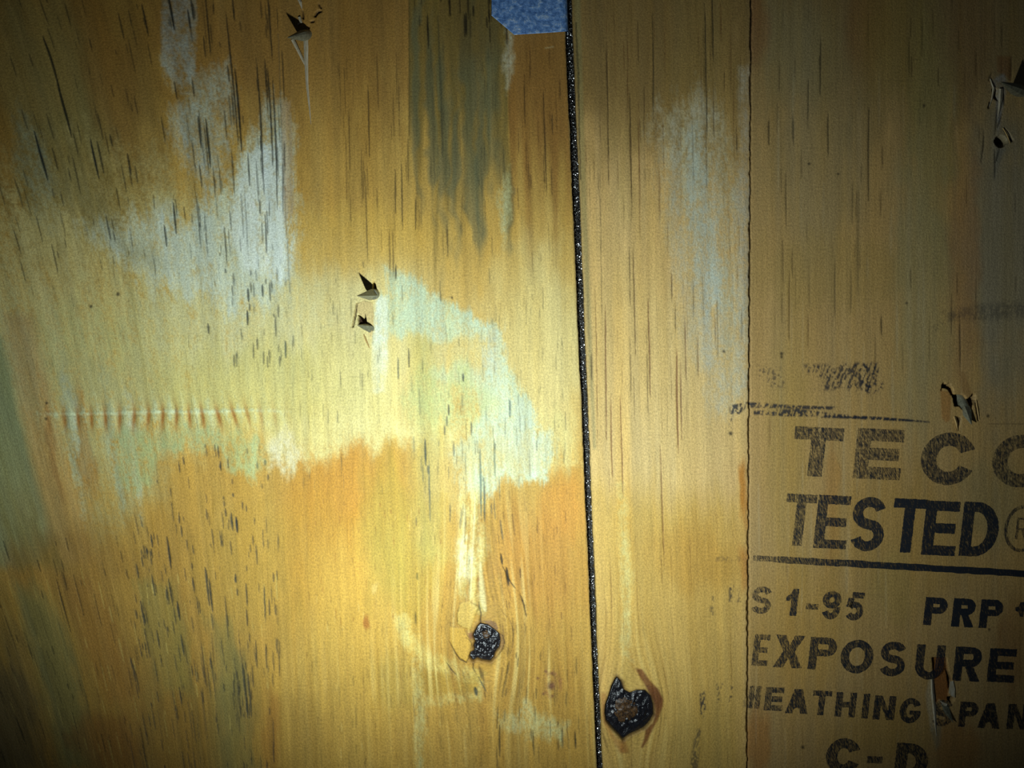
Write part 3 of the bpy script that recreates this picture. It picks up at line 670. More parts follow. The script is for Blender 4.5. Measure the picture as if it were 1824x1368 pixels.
def simple(name, c, rough=.6, metal=0.0, noise=None, bump=0.0, c2=None, spec=.5, dist=.0002):
    m, nt, nd, lk, bs = mat(name)
    bs.inputs['Roughness'].default_value = rough; bs.inputs['Metallic'].default_value = metal; bs.inputs['Specular IOR Level'].default_value = spec
    c = tuple(lin(c)) + (1,)
    bs.inputs['Base Color'].default_value = c
    if noise:
        tc = N(nt, 'ShaderNodeTexCoord'); mp = N(nt, 'ShaderNodeMapping'); mp.inputs['Scale'].default_value = noise
        lk.new(tc.outputs['Object'], mp.inputs['Vector'])
        n = N(nt, 'ShaderNodeTexNoise'); n.inputs['Scale'].default_value = 1; n.inputs['Detail'].default_value = 4; lk.new(mp.outputs[0], n.inputs['Vector'])
        mx = N(nt, 'ShaderNodeMix', data_type='RGBA'); mx.inputs['A'].default_value = c; mx.inputs['B'].default_value = tuple(lin(c2)) + (1,)
        lk.new(ramp(nt, n.outputs['Fac'], .35, .65, 0, 1), mx.inputs['Factor']); lk.new(mx.outputs['Result'], bs.inputs['Base Color'])
        bp = N(nt, 'ShaderNodeBump'); bp.inputs['Strength'].default_value = bump; bp.inputs['Distance'].default_value = dist
        lk.new(n.outputs['Fac'], bp.inputs['Height']); lk.new(bp.outputs[0], bs.inputs['Normal'])
    return m

WOOD = wood_mat()
CORE = simple('plywood_core', (120, 92, 52), .8, noise=(900, 900, 90), bump=.5, c2=(70, 48, 26))
CRUST = simple('knot_crust', (12, 13, 18), .26, noise=(2200, 2200, 2200), bump=.9, c2=(34, 32, 36), spec=.9)
HEART = simple('knot_heart', (96, 68, 38), .45, noise=(1300, 1300, 1300), bump=1.0, c2=(34, 24, 18), spec=.5)
FELT = simple('roofing_felt', (7, 7, 7), .45, noise=(2500, 2500, 2500), bump=1.0, c2=(14, 13, 12), spec=.4)
GRAN = simple('mineral_granule', (9, 9, 10), .27, spec=1.0)
GRAN.node_tree.nodes['Principled BSDF'].inputs['IOR'].default_value = 2.7
STEEL = simple('nail_steel', (140, 138, 116), .42, .25, noise=(900, 900, 900), bump=.3, c2=(112, 110, 92))
SPLINT = simple('splinter_wood', (200, 168, 108), .6, noise=(2600, 2600, 500), bump=.4, c2=(180, 146, 88))
BARE = simple('bare_fibre', (214, 206, 186), .6, noise=(5000, 5000, 300), bump=.5, c2=(180, 160, 120))

def zinc_mat():
    m, nt, nd, lk, bs = mat('galvanised_zinc')
    tc = N(nt, 'ShaderNodeTexCoord')
    vo = N(nt, 'ShaderNodeTexVoronoi'); vo.inputs['Scale'].default_value = 420; lk.new(tc.outputs['Object'], vo.inputs['Vector'])
    n = N(nt, 'ShaderNodeTexNoise'); n.inputs['Scale'].default_value = 520; n.inputs['Detail'].default_value = 7; n.inputs['Roughness'].default_value = .7; lk.new(tc.outputs['Object'], n.inputs['Vector'])
    n2 = N(nt, 'ShaderNodeTexNoise'); n2.inputs['Scale'].default_value = 170; n2.inputs['Detail'].default_value = 3; lk.new(tc.outputs['Object'], n2.inputs['Vector'])
    cr = N(nt, 'ShaderNodeValToRGB'); lk.new(n.outputs['Fac'], cr.inputs['Fac'])
    e = cr.color_ramp.elements
    e[0].position = .36; e[0].color = tuple(lin((78, 118, 178))) + (1,)
    e[1].position = .68; e[1].color = tuple(lin((200, 222, 246))) + (1,)
    x = e.new(.52); x.color = tuple(lin((122, 166, 228))) + (1,)
    lk.new(cr.outputs['Color'], bs.inputs['Base Color'])
    bs.inputs['Metallic'].default_value = .2
    lk.new(ramp(nt, n2.outputs['Fac'], .35, .65, .35, .6), bs.inputs['Roughness'])
    h = math_(nt, 'ADD', math_(nt, 'MULTIPLY', vo.outputs['Distance'], .3), n.outputs['Fac'])
    bp = N(nt, 'ShaderNodeBump'); bp.inputs['Strength'].default_value = .9; bp.inputs['Distance'].default_value = .0006
    lk.new(h, bp.inputs['Height']); lk.new(bp.outputs[0], bs.inputs['Normal'])
    return m
ZINC = zinc_mat()

def ink_mat():
    m, nt, nd, lk, bs = mat('stamp_ink')
    at = N(nt, 'ShaderNodeAttribute', attribute_name='page'); cv = N(nt, 'ShaderNodeAttribute', attribute_name='coverage')
    def noise(sx, sy, rot, det, rough=.6):
        mp = N(nt, 'ShaderNodeMapping'); mp.inputs['Rotation'].default_value = (0, 0, rot); 
        mp2 = N(nt, 'ShaderNodeMapping'); mp2.inputs['Scale'].default_value = (sx, sy, 1)
        lk.new(at.outputs['Vector'], mp.inputs['Vector']); lk.new(mp.outputs[0], mp2.inputs['Vector'])
        n = N(nt, 'ShaderNodeTexNoise'); n.inputs['Scale'].default_value = 1; n.inputs['Detail'].default_value = det; n.inputs['Roughness'].default_value = rough
        lk.new(mp2.outputs[0], n.inputs['Vector']); return n.outputs['Fac']
    a = noise(60, 7, math.radians(28), 2); b = noise(44, 5, 0, 2); c = noise(22, 22, 0, 4, .75)
    s = math_(nt, 'ADD', math_(nt, 'MULTIPLY', a, .38), math_(nt, 'ADD', math_(nt, 'MULTIPLY', b, .30), math_(nt, 'MULTIPLY', c, .32)))
    # s ~0.5; keep ink where s + coverage is high
    v = math_(nt, 'ADD', s, math_(nt, 'MULTIPLY', math_(nt, 'SUBTRACT', cv.outputs['Fac'], .5), .30))
    al = ramp(nt, v, .445, .63, 0, .86)
    bs.inputs['Base Color'].default_value = tuple(lin((28, 38, 50))) + (1,); bs.inputs['Roughness'].default_value = .6; bs.inputs['Specular IOR Level'].default_value = .3
    lk.new(al, bs.inputs['Alpha'])
    return m
INKM = ink_mat()

# ------------------------------------------------------------------ face veneers as fine relief meshes
EXT = 560
def axis(a, b, step, lo, hi):
    """coordinates from lo to hi, fine between a and b, coarse outside"""
    n = int(round((b - a) / step))
    core = np.linspace(a, b, n + 1)
    left = a - np.cumsum(np.geomspace(3, 40, 22)) if lo < a else np.array([])
    right = b + np.cumsum(np.geomspace(3, 40, 22)) if hi > b else np.array([])
    if len(left): left = left[left > lo]; left = np.append(left, lo)
    if len(right): right = right[right < hi]; right = np.append(right, hi)
    return np.concatenate([left[::-1], core, right])

def sample(A, px, py):
    x = px + M; y = py + M
    x = np.where(x < 0, -x, x); y = np.where(y < 0, -y, y)
    x = np.where(x > NW - 2, 2 * (NW - 2) - x, x); y = np.where(y > NH - 2, 2 * (NH - 2) - y, y)
    x = np.clip(x, 0, NW - 2.001); y = np.clip(y, 0, NH - 2.001)
    i = x.astype(int); j = y.astype(int); fx = (x - i); fy = (y - j)
    if A.ndim == 3: fx = fx[..., None]; fy = fy[..., None]
    return ((A[j, i] * (1 - fx) + A[j, i + 1] * fx) * (1 - fy) + (A[j + 1, i] * (1 - fx) + A[j + 1, i + 1] * fx) * fy)

ROWS = axis(-6, 1374, 1.62, -EXT, 1368 + EXT)
def veneer(parent, fl, fr, cols, z0=0.0, skl=False, skr=False, label=None):
    """grid between the curves fl(y) and fr(y); cols are 0..1 positions; skirts fold back at the edges"""
    yy = ROWS; nr = len(yy)
    L = fl(yy)[:, None]; Rr = fr(yy)[:, None]
    px = L + (Rr - L) * cols[None, :]
    py = np.repeat(yy[:, None], len(cols), 1)
    h = sample(HGT, px, py) + z0
    al = sample(ALB, px, py); mk = sample(MILK, px, py); gg = sample(G, px, py)
    def skirt(px, py, h, al, mk, gg, at, steps):
        c = 0 if at == 'l' else -1
        for dz, dx in steps:
            args = []
            col = lambda A: A[:, c:][:, :1] if c == 0 else A[:, -1:]
            s = -1 if at == 'r' else 1
            new = [col(px) + s * dx, col(py), col(h) - dz, col(al) * .75, col(mk) * 0, col(gg)]
            cat = (lambda o, n: np.concatenate([n, o], 1)) if at == 'l' else (lambda o, n: np.concatenate([o, n], 1))
            px, py, h, al, mk, gg = [cat(o, n) for o, n in zip((px, py, h, al, mk, gg), new)]
        return px, py, h, al, mk, gg
    st = ((1.2, -.5), (8, 0.0), (24, 0.0))
    if skl: px, py, h, al, mk, gg = skirt(px, py, h, al, mk, gg, 'l', st)
    if skr: px, py, h, al, mk, gg = skirt(px, py, h, al, mk, gg, 'r', st)
    nc = px.shape[1]; n = nr * nc
    co = np.empty((n, 3), np.float32)
    co[:, 0] = ((px - CX) * S).ravel(); co[:, 1] = (-h * S).ravel(); co[:, 2] = (ZC + (CY - py) * S).ravel()
    idx = np.arange(n).reshape(nr, nc)
    a, b, c, d = idx[:-1, :-1], idx[:-1, 1:], idx[1:, 1:], idx[1:, :-1]
    q = np.stack([a, d, c, b], -1).reshape(-1, 4).astype(np.int32)
    me = bpy.data.meshes.new('face_veneer')
    me.vertices.add(n); me.vertices.foreach_set('co', co.ravel())
    me.loops.add(q.size); me.loops.foreach_set('vertex_index', q.ravel())
    me.polygons.add(len(q)); me.polygons.foreach_set('loop_start', np.arange(0, q.size, 4, dtype=np.int32))
    me.update(calc_edges=True)
    me.polygons.foreach_set('use_smooth', np.ones(len(q), bool))
    at = me.attributes.new('stain_and_sheen', 'FLOAT_COLOR', 'POINT')
    rgba = np.ones((n, 4), np.float32); rgba[:, :3] = al.reshape(-1, 3); at.data.foreach_set('color', rgba.ravel())
    at = me.attributes.new('grain', 'FLOAT_VECTOR', 'POINT')
    gv = np.zeros((n, 3), np.float32); gv[:, 0] = gg.ravel() / 100; gv[:, 1] = py.ravel() / 100; at.data.foreach_set('vector', gv.ravel())
    at = me.attributes.new('sheen_figure', 'FLOAT', 'POINT'); at.data.foreach_set('value', mk.ravel().astype(np.float32))
    me.validate()
    o = link('face_veneer', me, WOOD, parent)
    if label: o['label'] = label
    return o

def unit(a): return (a - a[0]) / (a[-1] - a[0])
jag = lambda y, k: (.9 * gnoise(y * 0 + .5, y, 9, 47, 200 + k) + .6 * gnoise(y * 0 + .5, y, 9, 11, 210 + k) + .5 * gnoise(y * 0 + .5, y, 9, 4, 220 + k))
lp = empty('plywood_panel', W(500, 684)); tag(lp, 'wide plywood sheet left of the black gap with golden figured grain and painted milky sheen', 'plywood sheet')
rp = empty('plywood_panel', W(1450, 684)); tag(rp, 'plywood sheet right of the black gap bearing dark stamped lettering', 'plywood sheet')

veneer(lp, lambda y: np.full_like(y, -EXT), lambda y: gl(y) + jag(y, 1) * .6, unit(axis(-6, 1030, 1.62, -EXT, 1030)), skr=True)
veneer(rp, lambda y: gr(y) + jag(y, 2) * .6, lambda y: seam(y) - 1.1 + jag(y, 3) * .45, np.linspace(0, 1, 182), z0=1.2, skl=True, skr=True, label='narrow pale face veneer strip beside the gap')
veneer(rp, lambda y: seam(y) + 1.3 + jag(y, 4) * .35, lambda y: np.full_like(y, 1824. + EXT), unit(axis(1335, 1830, 1.62, 1335, 1824 + EXT)), skl=True, label='duller wide face veneer carrying the print')

def prism(outline, h0, h1):
    """outline (units, clockwise in the picture) from height h0 (back) to h1 (front)"""
    n = len(outline)
    vs = [W(x, y, h1) for x, y in outline] + [W(x, y, h0) for x, y in outline]
    fs = [list(range(n))[::-1], list(range(n, 2 * n))] + [[i, (i + 1) % n, n + (i + 1) % n, n + i] for i in range(n)]
    return mesh(vs, fs)
T, Bm = -EXT, 1368 + EXT
def ply(parent, l0, l1, r0, r1, h0, h1, dark):
    me = prism([(l0, T), (r0, T), (r1, Bm), (l1, Bm)], h0, h1)
    link('core_ply', me, CORE, parent)
for h0, h1, k_ in ((-56, -45, 0), (-45, -34.5, 1.0)):
    ply(lp, -EXT, -EXT, gl(T) - 1 - k_, gl(Bm) - 1 - k_, h0, h1, 0)
    ply(rp, gr(T) + 1 + k_, gr(Bm) + 1 + k_, 1824 + EXT, 1824 + EXT, h0, h1, 0)

# ------------------------------------------------------------------ roofing felt seen through the gap
felt = empty('roofing_felt', W(1040, 684, -30)); tag(felt, 'black glistening roofing felt seen inside the narrow gap between plywood sheets', 'roofing felt')
ny = 700; nx = 14
yy = np.linspace(T, Bm, ny); vs = []
fr_ = np.random.default_rng(5)
for y in yy:
    a, b = gl(y) - 6, gr(y) + 6
    for i in range(nx):
        x = a + (b - a) * i / (nx - 1)
        u = (i / (nx - 1) - .5) * 2
        vs.append(W(x, y, -16 + 2 * (1 - u * u) + fr_.uniform(-1.2, 1.2)))
fs = [[j * nx + i, (j + 1) * nx + i, (j + 1) * nx + i + 1, j * nx + i + 1] for j in range(ny - 1) for i in range(nx - 1)]
link('felt_mat', mesh(vs, fs), FELT, felt, True)
def ico():
    t = (1 + 5 ** .5) / 2
    v = np.array([(-1, t, 0), (1, t, 0), (-1, -t, 0), (1, -t, 0), (0, -1, t), (0, 1, t), (0, -1, -t), (0, 1, -t), (t, 0, -1), (t, 0, 1), (-t, 0, -1), (-t, 0, 1)], float) / math.hypot(1, t)
    f = [(0, 11, 5), (0, 5, 1), (0, 1, 7), (0, 7, 10), (0, 10, 11), (1, 5, 9), (5, 11, 4), (11, 10, 2), (10, 7, 6), (7, 1, 8), (3, 9, 4), (3, 4, 2), (3, 2, 6), (3, 6, 8), (3, 8, 9), (4, 9, 5), (2, 4, 11), (6, 2, 10), (8, 6, 7), (9, 8, 1)]
    return v, np.array(f)
iv, if_ = ico()
vv, ff = [], []
n = 0
for _ in range(5200):
    y = fr_.uniform(-120, 1500); x = fr_.uniform(gl(y) - 1, gr(y) + 1)
    r = fr_.uniform(.6, 1.7) * S
    c = np.array(W(x, y, -13.2 + fr_.uniform(-1.2, 1.4)))
    A = fr_.normal(size=(3, 3)); q_, _r = np.linalg.qr(A)
    vv.append((iv * (r * fr_.uniform(.7, 1.2, 3))) @ q_ + c); ff.append(if_ + n); n += 12
me = bpy.data.meshes.new('granules'); me.from_pydata(np.concatenate(vv).tolist(), [], np.concatenate(ff).tolist()); me.update()
g = link('granules', me, GRAN, felt, False); g['kind'] = 'stuff'

# ------------------------------------------------------------------ knots
def inside_poly(poly, x, y):
    ins = np.zeros(x.shape, bool); n = len(poly)
    for i in range(n):
        ax, ay = poly[i]; bx, by = poly[(i + 1) % n]
        if ay == by: continue
        ins ^= ((ay > y) != (by > y)) & (x < (bx - ax) * (y - ay) / (by - ay) + ax)
    return ins
def knot(parent, poly, cx, cy, lo, hi, seed, hearts=()):
    """lumpy crusted disc inside an irregular outline"""
    nr_, na = 26, 90
    p = np.array(poly + [poly[0]], float)
    seg = np.hypot(*np.diff(p, axis=0).T); cum = np.concatenate([[0], np.cumsum(seg)])
    t = np.linspace(0, cum[-1], na, endpoint=False)
    ox = np.interp(t, cum, p[:, 0]); oy = np.interp(t, cum, p[:, 1])
    r = np.random.default_rng(seed)
    vs = [W(cx, cy, hi)]
    lump = r.uniform(-1, 1, (nr_ + 4, 40))
    for i in range(1, nr_ + 1):
        f = i / nr_
        for k_ in range(na):
            x, y = cx + (ox[k_] - cx) * f, cy + (oy[k_] - cy) * f
            xa, ya = np.array([x]), np.array([y])
            ww = float(gnoise(xa, ya, 8, 8, seed)[0]) * 1.2 - abs(float(gnoise(xa, ya, 4.5, 5.5, seed + 1)[0])) * 1.6 + .5 * float(gnoise(xa, ya, 2, 2, seed + 2)[0])
            h = lo + (hi - lo) * (1 - f ** 3) + 1.9 * ww * (1 - f ** 6)
            if f > .99: h = lo - 4
            vs.append(W(x + r.uniform(-.4, .4), y + r.uniform(-.4, .4), h))
    fs = [[0, 1 + (k_ + 1) % na, 1 + k_] for k_ in range(na)]
    for i in range(nr_ - 1):
        for k_ in range(na):
            a = 1 + i * na + k_; b = 1 + i * na + (k_ + 1) % na
            fs.append([a, b, b + na, a + na])
    o = link('knot', mesh(vs, fs), CRUST, parent, True)
    for (hx, hy, hr, ht) in hearts:
        vs = [W(hx, hy, ht)]; m_ = 40
        for i in range(1, 13):
            f = i / 12
            for k_ in range(m_):
                a = k_ / m_ * 2 * math.pi
                rr = hr * f * (1 + .08 * math.sin(3 * a + seed) + .05 * math.sin(7 * a))
                qx, qy = hx + rr * math.cos(a), hy + rr * math.sin(a)
                vs.append(W(qx, qy, ht - 3.5 * f ** 4 + 1.3 * float(gnoise(np.array([qx]), np.array([qy]), 6, 5, seed + 5)[0])))
        fs = [[0, 1 + (k_ + 1) % m_, 1 + k_] for k_ in range(m_)]
        for i in range(11):
            for k_ in range(m_):
                a = 1 + i * m_ + k_; b = 1 + i * m_ + (k_ + 1) % m_
                fs.append([a, b, b + m_, a + m_])
        link('knot_heart', mesh(vs, fs), HEART, o, True)
    return o
kx = knot(lp, KN1, 863, 1138, -3.5, .5, 3, [(866, 1131, 8, .6)]); kx['label'] = 'small crusted black knot'
kx = knot(rp, KN2, 1120, 1262, -3.0, 1.0, 8, [(1115, 1264, 22, 2.4)]); kx['label'] = 'large black knot with a brown heart'

# ------------------------------------------------------------------ splinters and flakes of lifted wood
def sliver(parent, pts, mat_=SPLINT, name='splinter', smooth=False):
    """pts: (x, y, height, half width) along the sliver; triangular section"""
    vs = []; fs = []
    n = len(pts)
    for i, (x, y, h, w) in enumerate(pts):
        a = pts[max(0, i - 1)]; b = pts[min(n - 1, i + 1)]
        dx, dy = b[0] - a[0], b[1] - a[1]; l = math.hypot(dx, dy) or 1
        nx_, ny_ = -dy / l * w, dx / l * w
        vs += [V(x + nx_, y + ny_, h), V(x, y, h + w * .8 + .3), V(x - nx_, y - ny_, h), V(x, y, h - w * .6 - .6)]
    for i in range(n - 1):
        for k_ in range(4):
            a = i * 4 + k_; b = i * 4 + (k_ + 1) % 4
            fs.append([a, b, b + 4, a + 4])
    fs += [[3, 2, 1, 0], [4 * n - 4, 4 * n - 3, 4 * n - 2, 4 * n - 1]]
    return link(name, mesh(vs, fs), mat_, parent, smooth)
def flake(parent, poly, h, th=1.2, mat_=SPLINT, tilt=(0, 0), name='splinter'):
    if mat_ == 'wood':
        o = flake(parent, poly, h, th, WOOD, tilt, name); me = o.data
        x = np.array([p[0] for p in poly] * 2, float); y = np.array([p[1] for p in poly] * 2, float)
        c = np.ones((len(x), 4), np.float32); c[:, :3] = lin((214, 190, 128))
        at = me.attributes.new('stain_and_sheen', 'FLOAT_COLOR', 'POINT'); at.data.foreach_set('color', c.ravel())
        v = np.zeros((len(x), 3), np.float32); v[:, 0] = x / 100; v[:, 1] = y / 100
        at = me.attributes.new('grain', 'FLOAT_VECTOR', 'POINT'); at.data.foreach_set('vector', v.ravel())
        at = me.attributes.new('sheen_figure', 'FLOAT', 'POINT'); at.data.foreach_set('value', np.full(len(x), .3, np.float32))
        return o
    """thin lifted chip of veneer; tilt raises it along x and y"""
    cx = sum(p[0] for p in poly) / len(poly); cy = sum(p[1] for p in poly) / len(poly); n = len(poly)
    hh = [h + tilt[0] * (x - cx) + tilt[1] * (y - cy) for x, y in poly]
    vs = [V(x, y, q) for (x, y), q in zip(poly, hh)] + [V(x, y, q - th) for (x, y), q in zip(poly, hh)]
    fs = [list(range(n))[::-1], list(range(n, 2 * n))] + [[i, (i + 1) % n, n + (i + 1) % n, n + i] for i in range(n)]
    return link(name, mesh(vs, fs), mat_, parent)
sliver(lp, [(544.5, 58, 2, 4.0), (545, 80, 3.5, 4.2), (545.5, 110, 3, 3.4), (547, 150, 2, 2.4), (551, 190, 1, 1.4), (554, 222, .4, .5)], BARE)
sliver(lp, [(521, 70, 4, 3.0), (530, 88, 3.5, 2.6), (538, 104, 2.4, 2.2), (544, 118, 1.5, .8)], BARE)
sliver(lp, [(533, 30, 2, 2.4), (536, 40, 2, 2.6), (530, 44, 1, .6)], BARE)
sliver(lp, [(531, -4, 1, 2.5), (535, 4, 2, 2.6), (538, 16, 1, .6)], BARE)
flake(lp, [(637, 541), (648, 536), (664, 540), (666, 560), (664, 590), (660, 604), (655, 580), (651, 556), (649, 568), (641, 560), (636, 556)], 1.8, 1.2, 'wood', (0, .03))
sliver(lp, [(648, 596, 1, .8), (652, 606, 1.4, 1.6), (658, 620, 1, .6)])
sliver(rp, [(1700, 742, 1, 2.2), (1704, 754, 2, 2.2), (1706, 768, .6, .5)])
sliver(rp, [(1739, 712, 1, .8), (1742, 730, 2, 1.0), (1745, 748, .6, .5)])
sliver(rp, [(1783, 158, 2, 4.0), (1782, 176, 3, 3.6), (1780, 196, 1.5, 1.6), (1777, 212, .4, .5)], BARE)
sliver(rp, [(1764, 140, 1, 1.2), (1770, 156, 2, 2.4), (1767, 176, 1, 1.2), (1762, 190, .4, .5)], BARE)
sliver(rp, [(1787, 228, 1, 1.4), (1794, 240, 2, 1.8), (1800, 256, .6, .6)])
flake(rp, [(1692, 1214), (1698, 1213), (1701, 1228), (1701, 1243), (1695, 1240), (1690, 1234)], 2.2, 1.2, BARE, (.05, 0))
flake(rp, [(1673, 1247), (1680, 1251), (1688, 1254), (1686, 1258), (1681, 1257)], 2.0, 1.0, BARE)
sliver(rp, [(1660, 1210, .6, 2.0), (1661, 1234, 1.2, 3.0), (1664, 1262, 1.2, 3.0), (1666, 1290, .8, 1.8), (1668, 1312, .3, .5)], BARE)

# ------------------------------------------------------------------ nails: points driven through the sheets
def nail(label, base, tip, r, hb, ht, flat=1.0, facets=4, turn=0.0):
    """square-cut point: shank from below the surface at base, pointed end at tip (drawing units and heights)"""
    A = V(base[0], base[1], hb); B = V(tip[0], tip[1], ht)
    o = empty('nail', W(base[0], base[1], 0)); tag(o, label, 'nail', 'nail points showing through the plywood sheets')
    ax = (B - A); L = ax.length; ax.normalize()
    up = Vector((0, -1, 0)); s1 = ax.cross(up).normalized(); s2 = ax.cross(s1).normalized()
    def ring(p, rad, n):
        return [p + (s1 * math.cos(2 * math.pi * i / n + turn) + s2 * math.sin(2 * math.pi * i / n + turn) * flat) * rad * S for i in range(n)]
    C = A + ax * L * .5; back = A - ax * 30 * S
    n = 16; C = A + ax * L * .22
    vs = ring(back, r, n) + ring(A, r, n) + ring(C - ax * 3 * S, r, n)
    fs = []
    for j in range(2):
        for i in range(n): fs.append([j * n + i, j * n + (i + 1) % n, (j + 1) * n + (i + 1) % n, (j + 1) * n + i])
    fs.append(list(range(n))[::-1]); fs.append(list(range(2 * n, 3 * n)))
    link('shank', mesh(vs, fs), STEEL, o)
    # faceted point
    vs = ring(C - ax * 4 * S, r * 1.06, facets) + ring(C + ax * (L * .10), r * 1.02, facets) + ring(B - ax * 1.2 * S, r * .08, facets) + [B]
    fs = [list(range(facets))[::-1]]
    for j in range(2):
        for i in range(facets): fs.append([j * facets + i, j * facets + (i + 1) % facets, (j + 1) * facets + (i + 1) % facets, (j + 1) * facets + i])
    for i in range(facets): fs.append([2 * facets + i, 2 * facets + (i + 1) % facets, 3 * facets])
    link('point', mesh(vs, fs), STEEL, o)
    return o
nail('dull nail point near the top left, above two long pale splinters', (550, 62), (512, 67), 9, -6, 52, turn=.3, facets=12)
nail('broad diamond nail point, upper of the two at the centre left', (669, 524), (636, 527), 9.5, -6, 74, turn=.75)
nail('small nail point just below the broad diamond one, inside torn veneer', (662, 586), (636, 579), 8, -6, 34, turn=.6)
nail('grey nail point at the upper right edge above the round hole', (1822, 165), (1782, 146), 10, -6, 50, turn=.5, facets=8)
nail('nail point leaning downwards beneath the ragged hole above the stamp', (1716, 722), (1731, 757), 8.5, -6, 12, turn=.4)
nail('half buried nail point in the torn strip through the lower lettering', (1676, 1250), (1698, 1287), 7, -7, 9, turn=.4)

# ------------------------------------------------------------------ galvanised clip between the sheets
clip = empty('panel_clip', W(960, 0, 4)); tag(clip, 'blue-grey galvanised metal panel clip at the top over the gap', 'metal clip')
plate = [(875.5, 27.5), (876, -60), (877, -150), (915, -186), (1000, -180), (1004, 56.5), (916, 62)]
bev = 1.0
def inset(poly, d):
    n = len(poly); c = (sum(p[0] for p in poly) / n, sum(p[1] for p in poly) / n)
    return [(x + (c[0] - x) * d / math.hypot(c[0] - x, c[1] - y), y + (c[1] - y) * d / math.hypot(c[0] - x, c[1] - y)) for x, y in poly]
def plate_mesh(poly, h, th):
    p2 = inset(poly, bev * 1.2); n = len(poly)
    vs = [V(x, y, h) for x, y in p2] + [V(x, y, h - bev) for x, y in poly] + [V(x, y, h - th) for x, y in poly]
    fs = [list(range(n)), list(range(2 * n, 3 * n))[::-1]]
    for j in range(2):
        for i in range(n): fs.append([j * n + i, (j + 1) * n + i, (j + 1) * n + (i + 1) % n, j * n + (i + 1) % n])
    return mesh(vs, fs)
link('front_plate', plate_mesh(plate, 10, 5), ZINC, clip)
vs, fs = [], []
prof = [(993, 10.0), (999, 10.3), (1004, 10.0), (1008, 8.6), (1011, 5.5), (1012.3, 1.5), (1012.8, -6), (1013, -58), (1009.5, -58), (1009, -6), (1007, 2), (1003, 5), (993, 5)]
for yv in (54.5, 56.3, -180):
    for (x, h) in prof:
        sk = 0 if yv > 0 else -9
        vs.append(V(x + sk, (56.9 - (x - 993) * .07) if yv > 55 else yv, h))
ring_ = len(prof)
order = [0, 1, 2]
vs = []
for yv in (57.2, -180):
    for (x, h) in prof:
        vs.append(V(x + (0 if yv > 0 else -9), yv - (x - 993) * .07, h))
for i in range(ring_): fs.append([i, (i + 1) % ring_, ring_ + (i + 1) % ring_, ring_ + i])
fs += [list(range(ring_)), list(range(ring_, 2 * ring_))[::-1]]
link('web', mesh(vs, fs), ZINC, clip)
link('back_plate', prism([(1010, -180), (1150, -170), (1150, 40), (1120, 62), (1016, 57)], -64, -57), ZINC, clip)

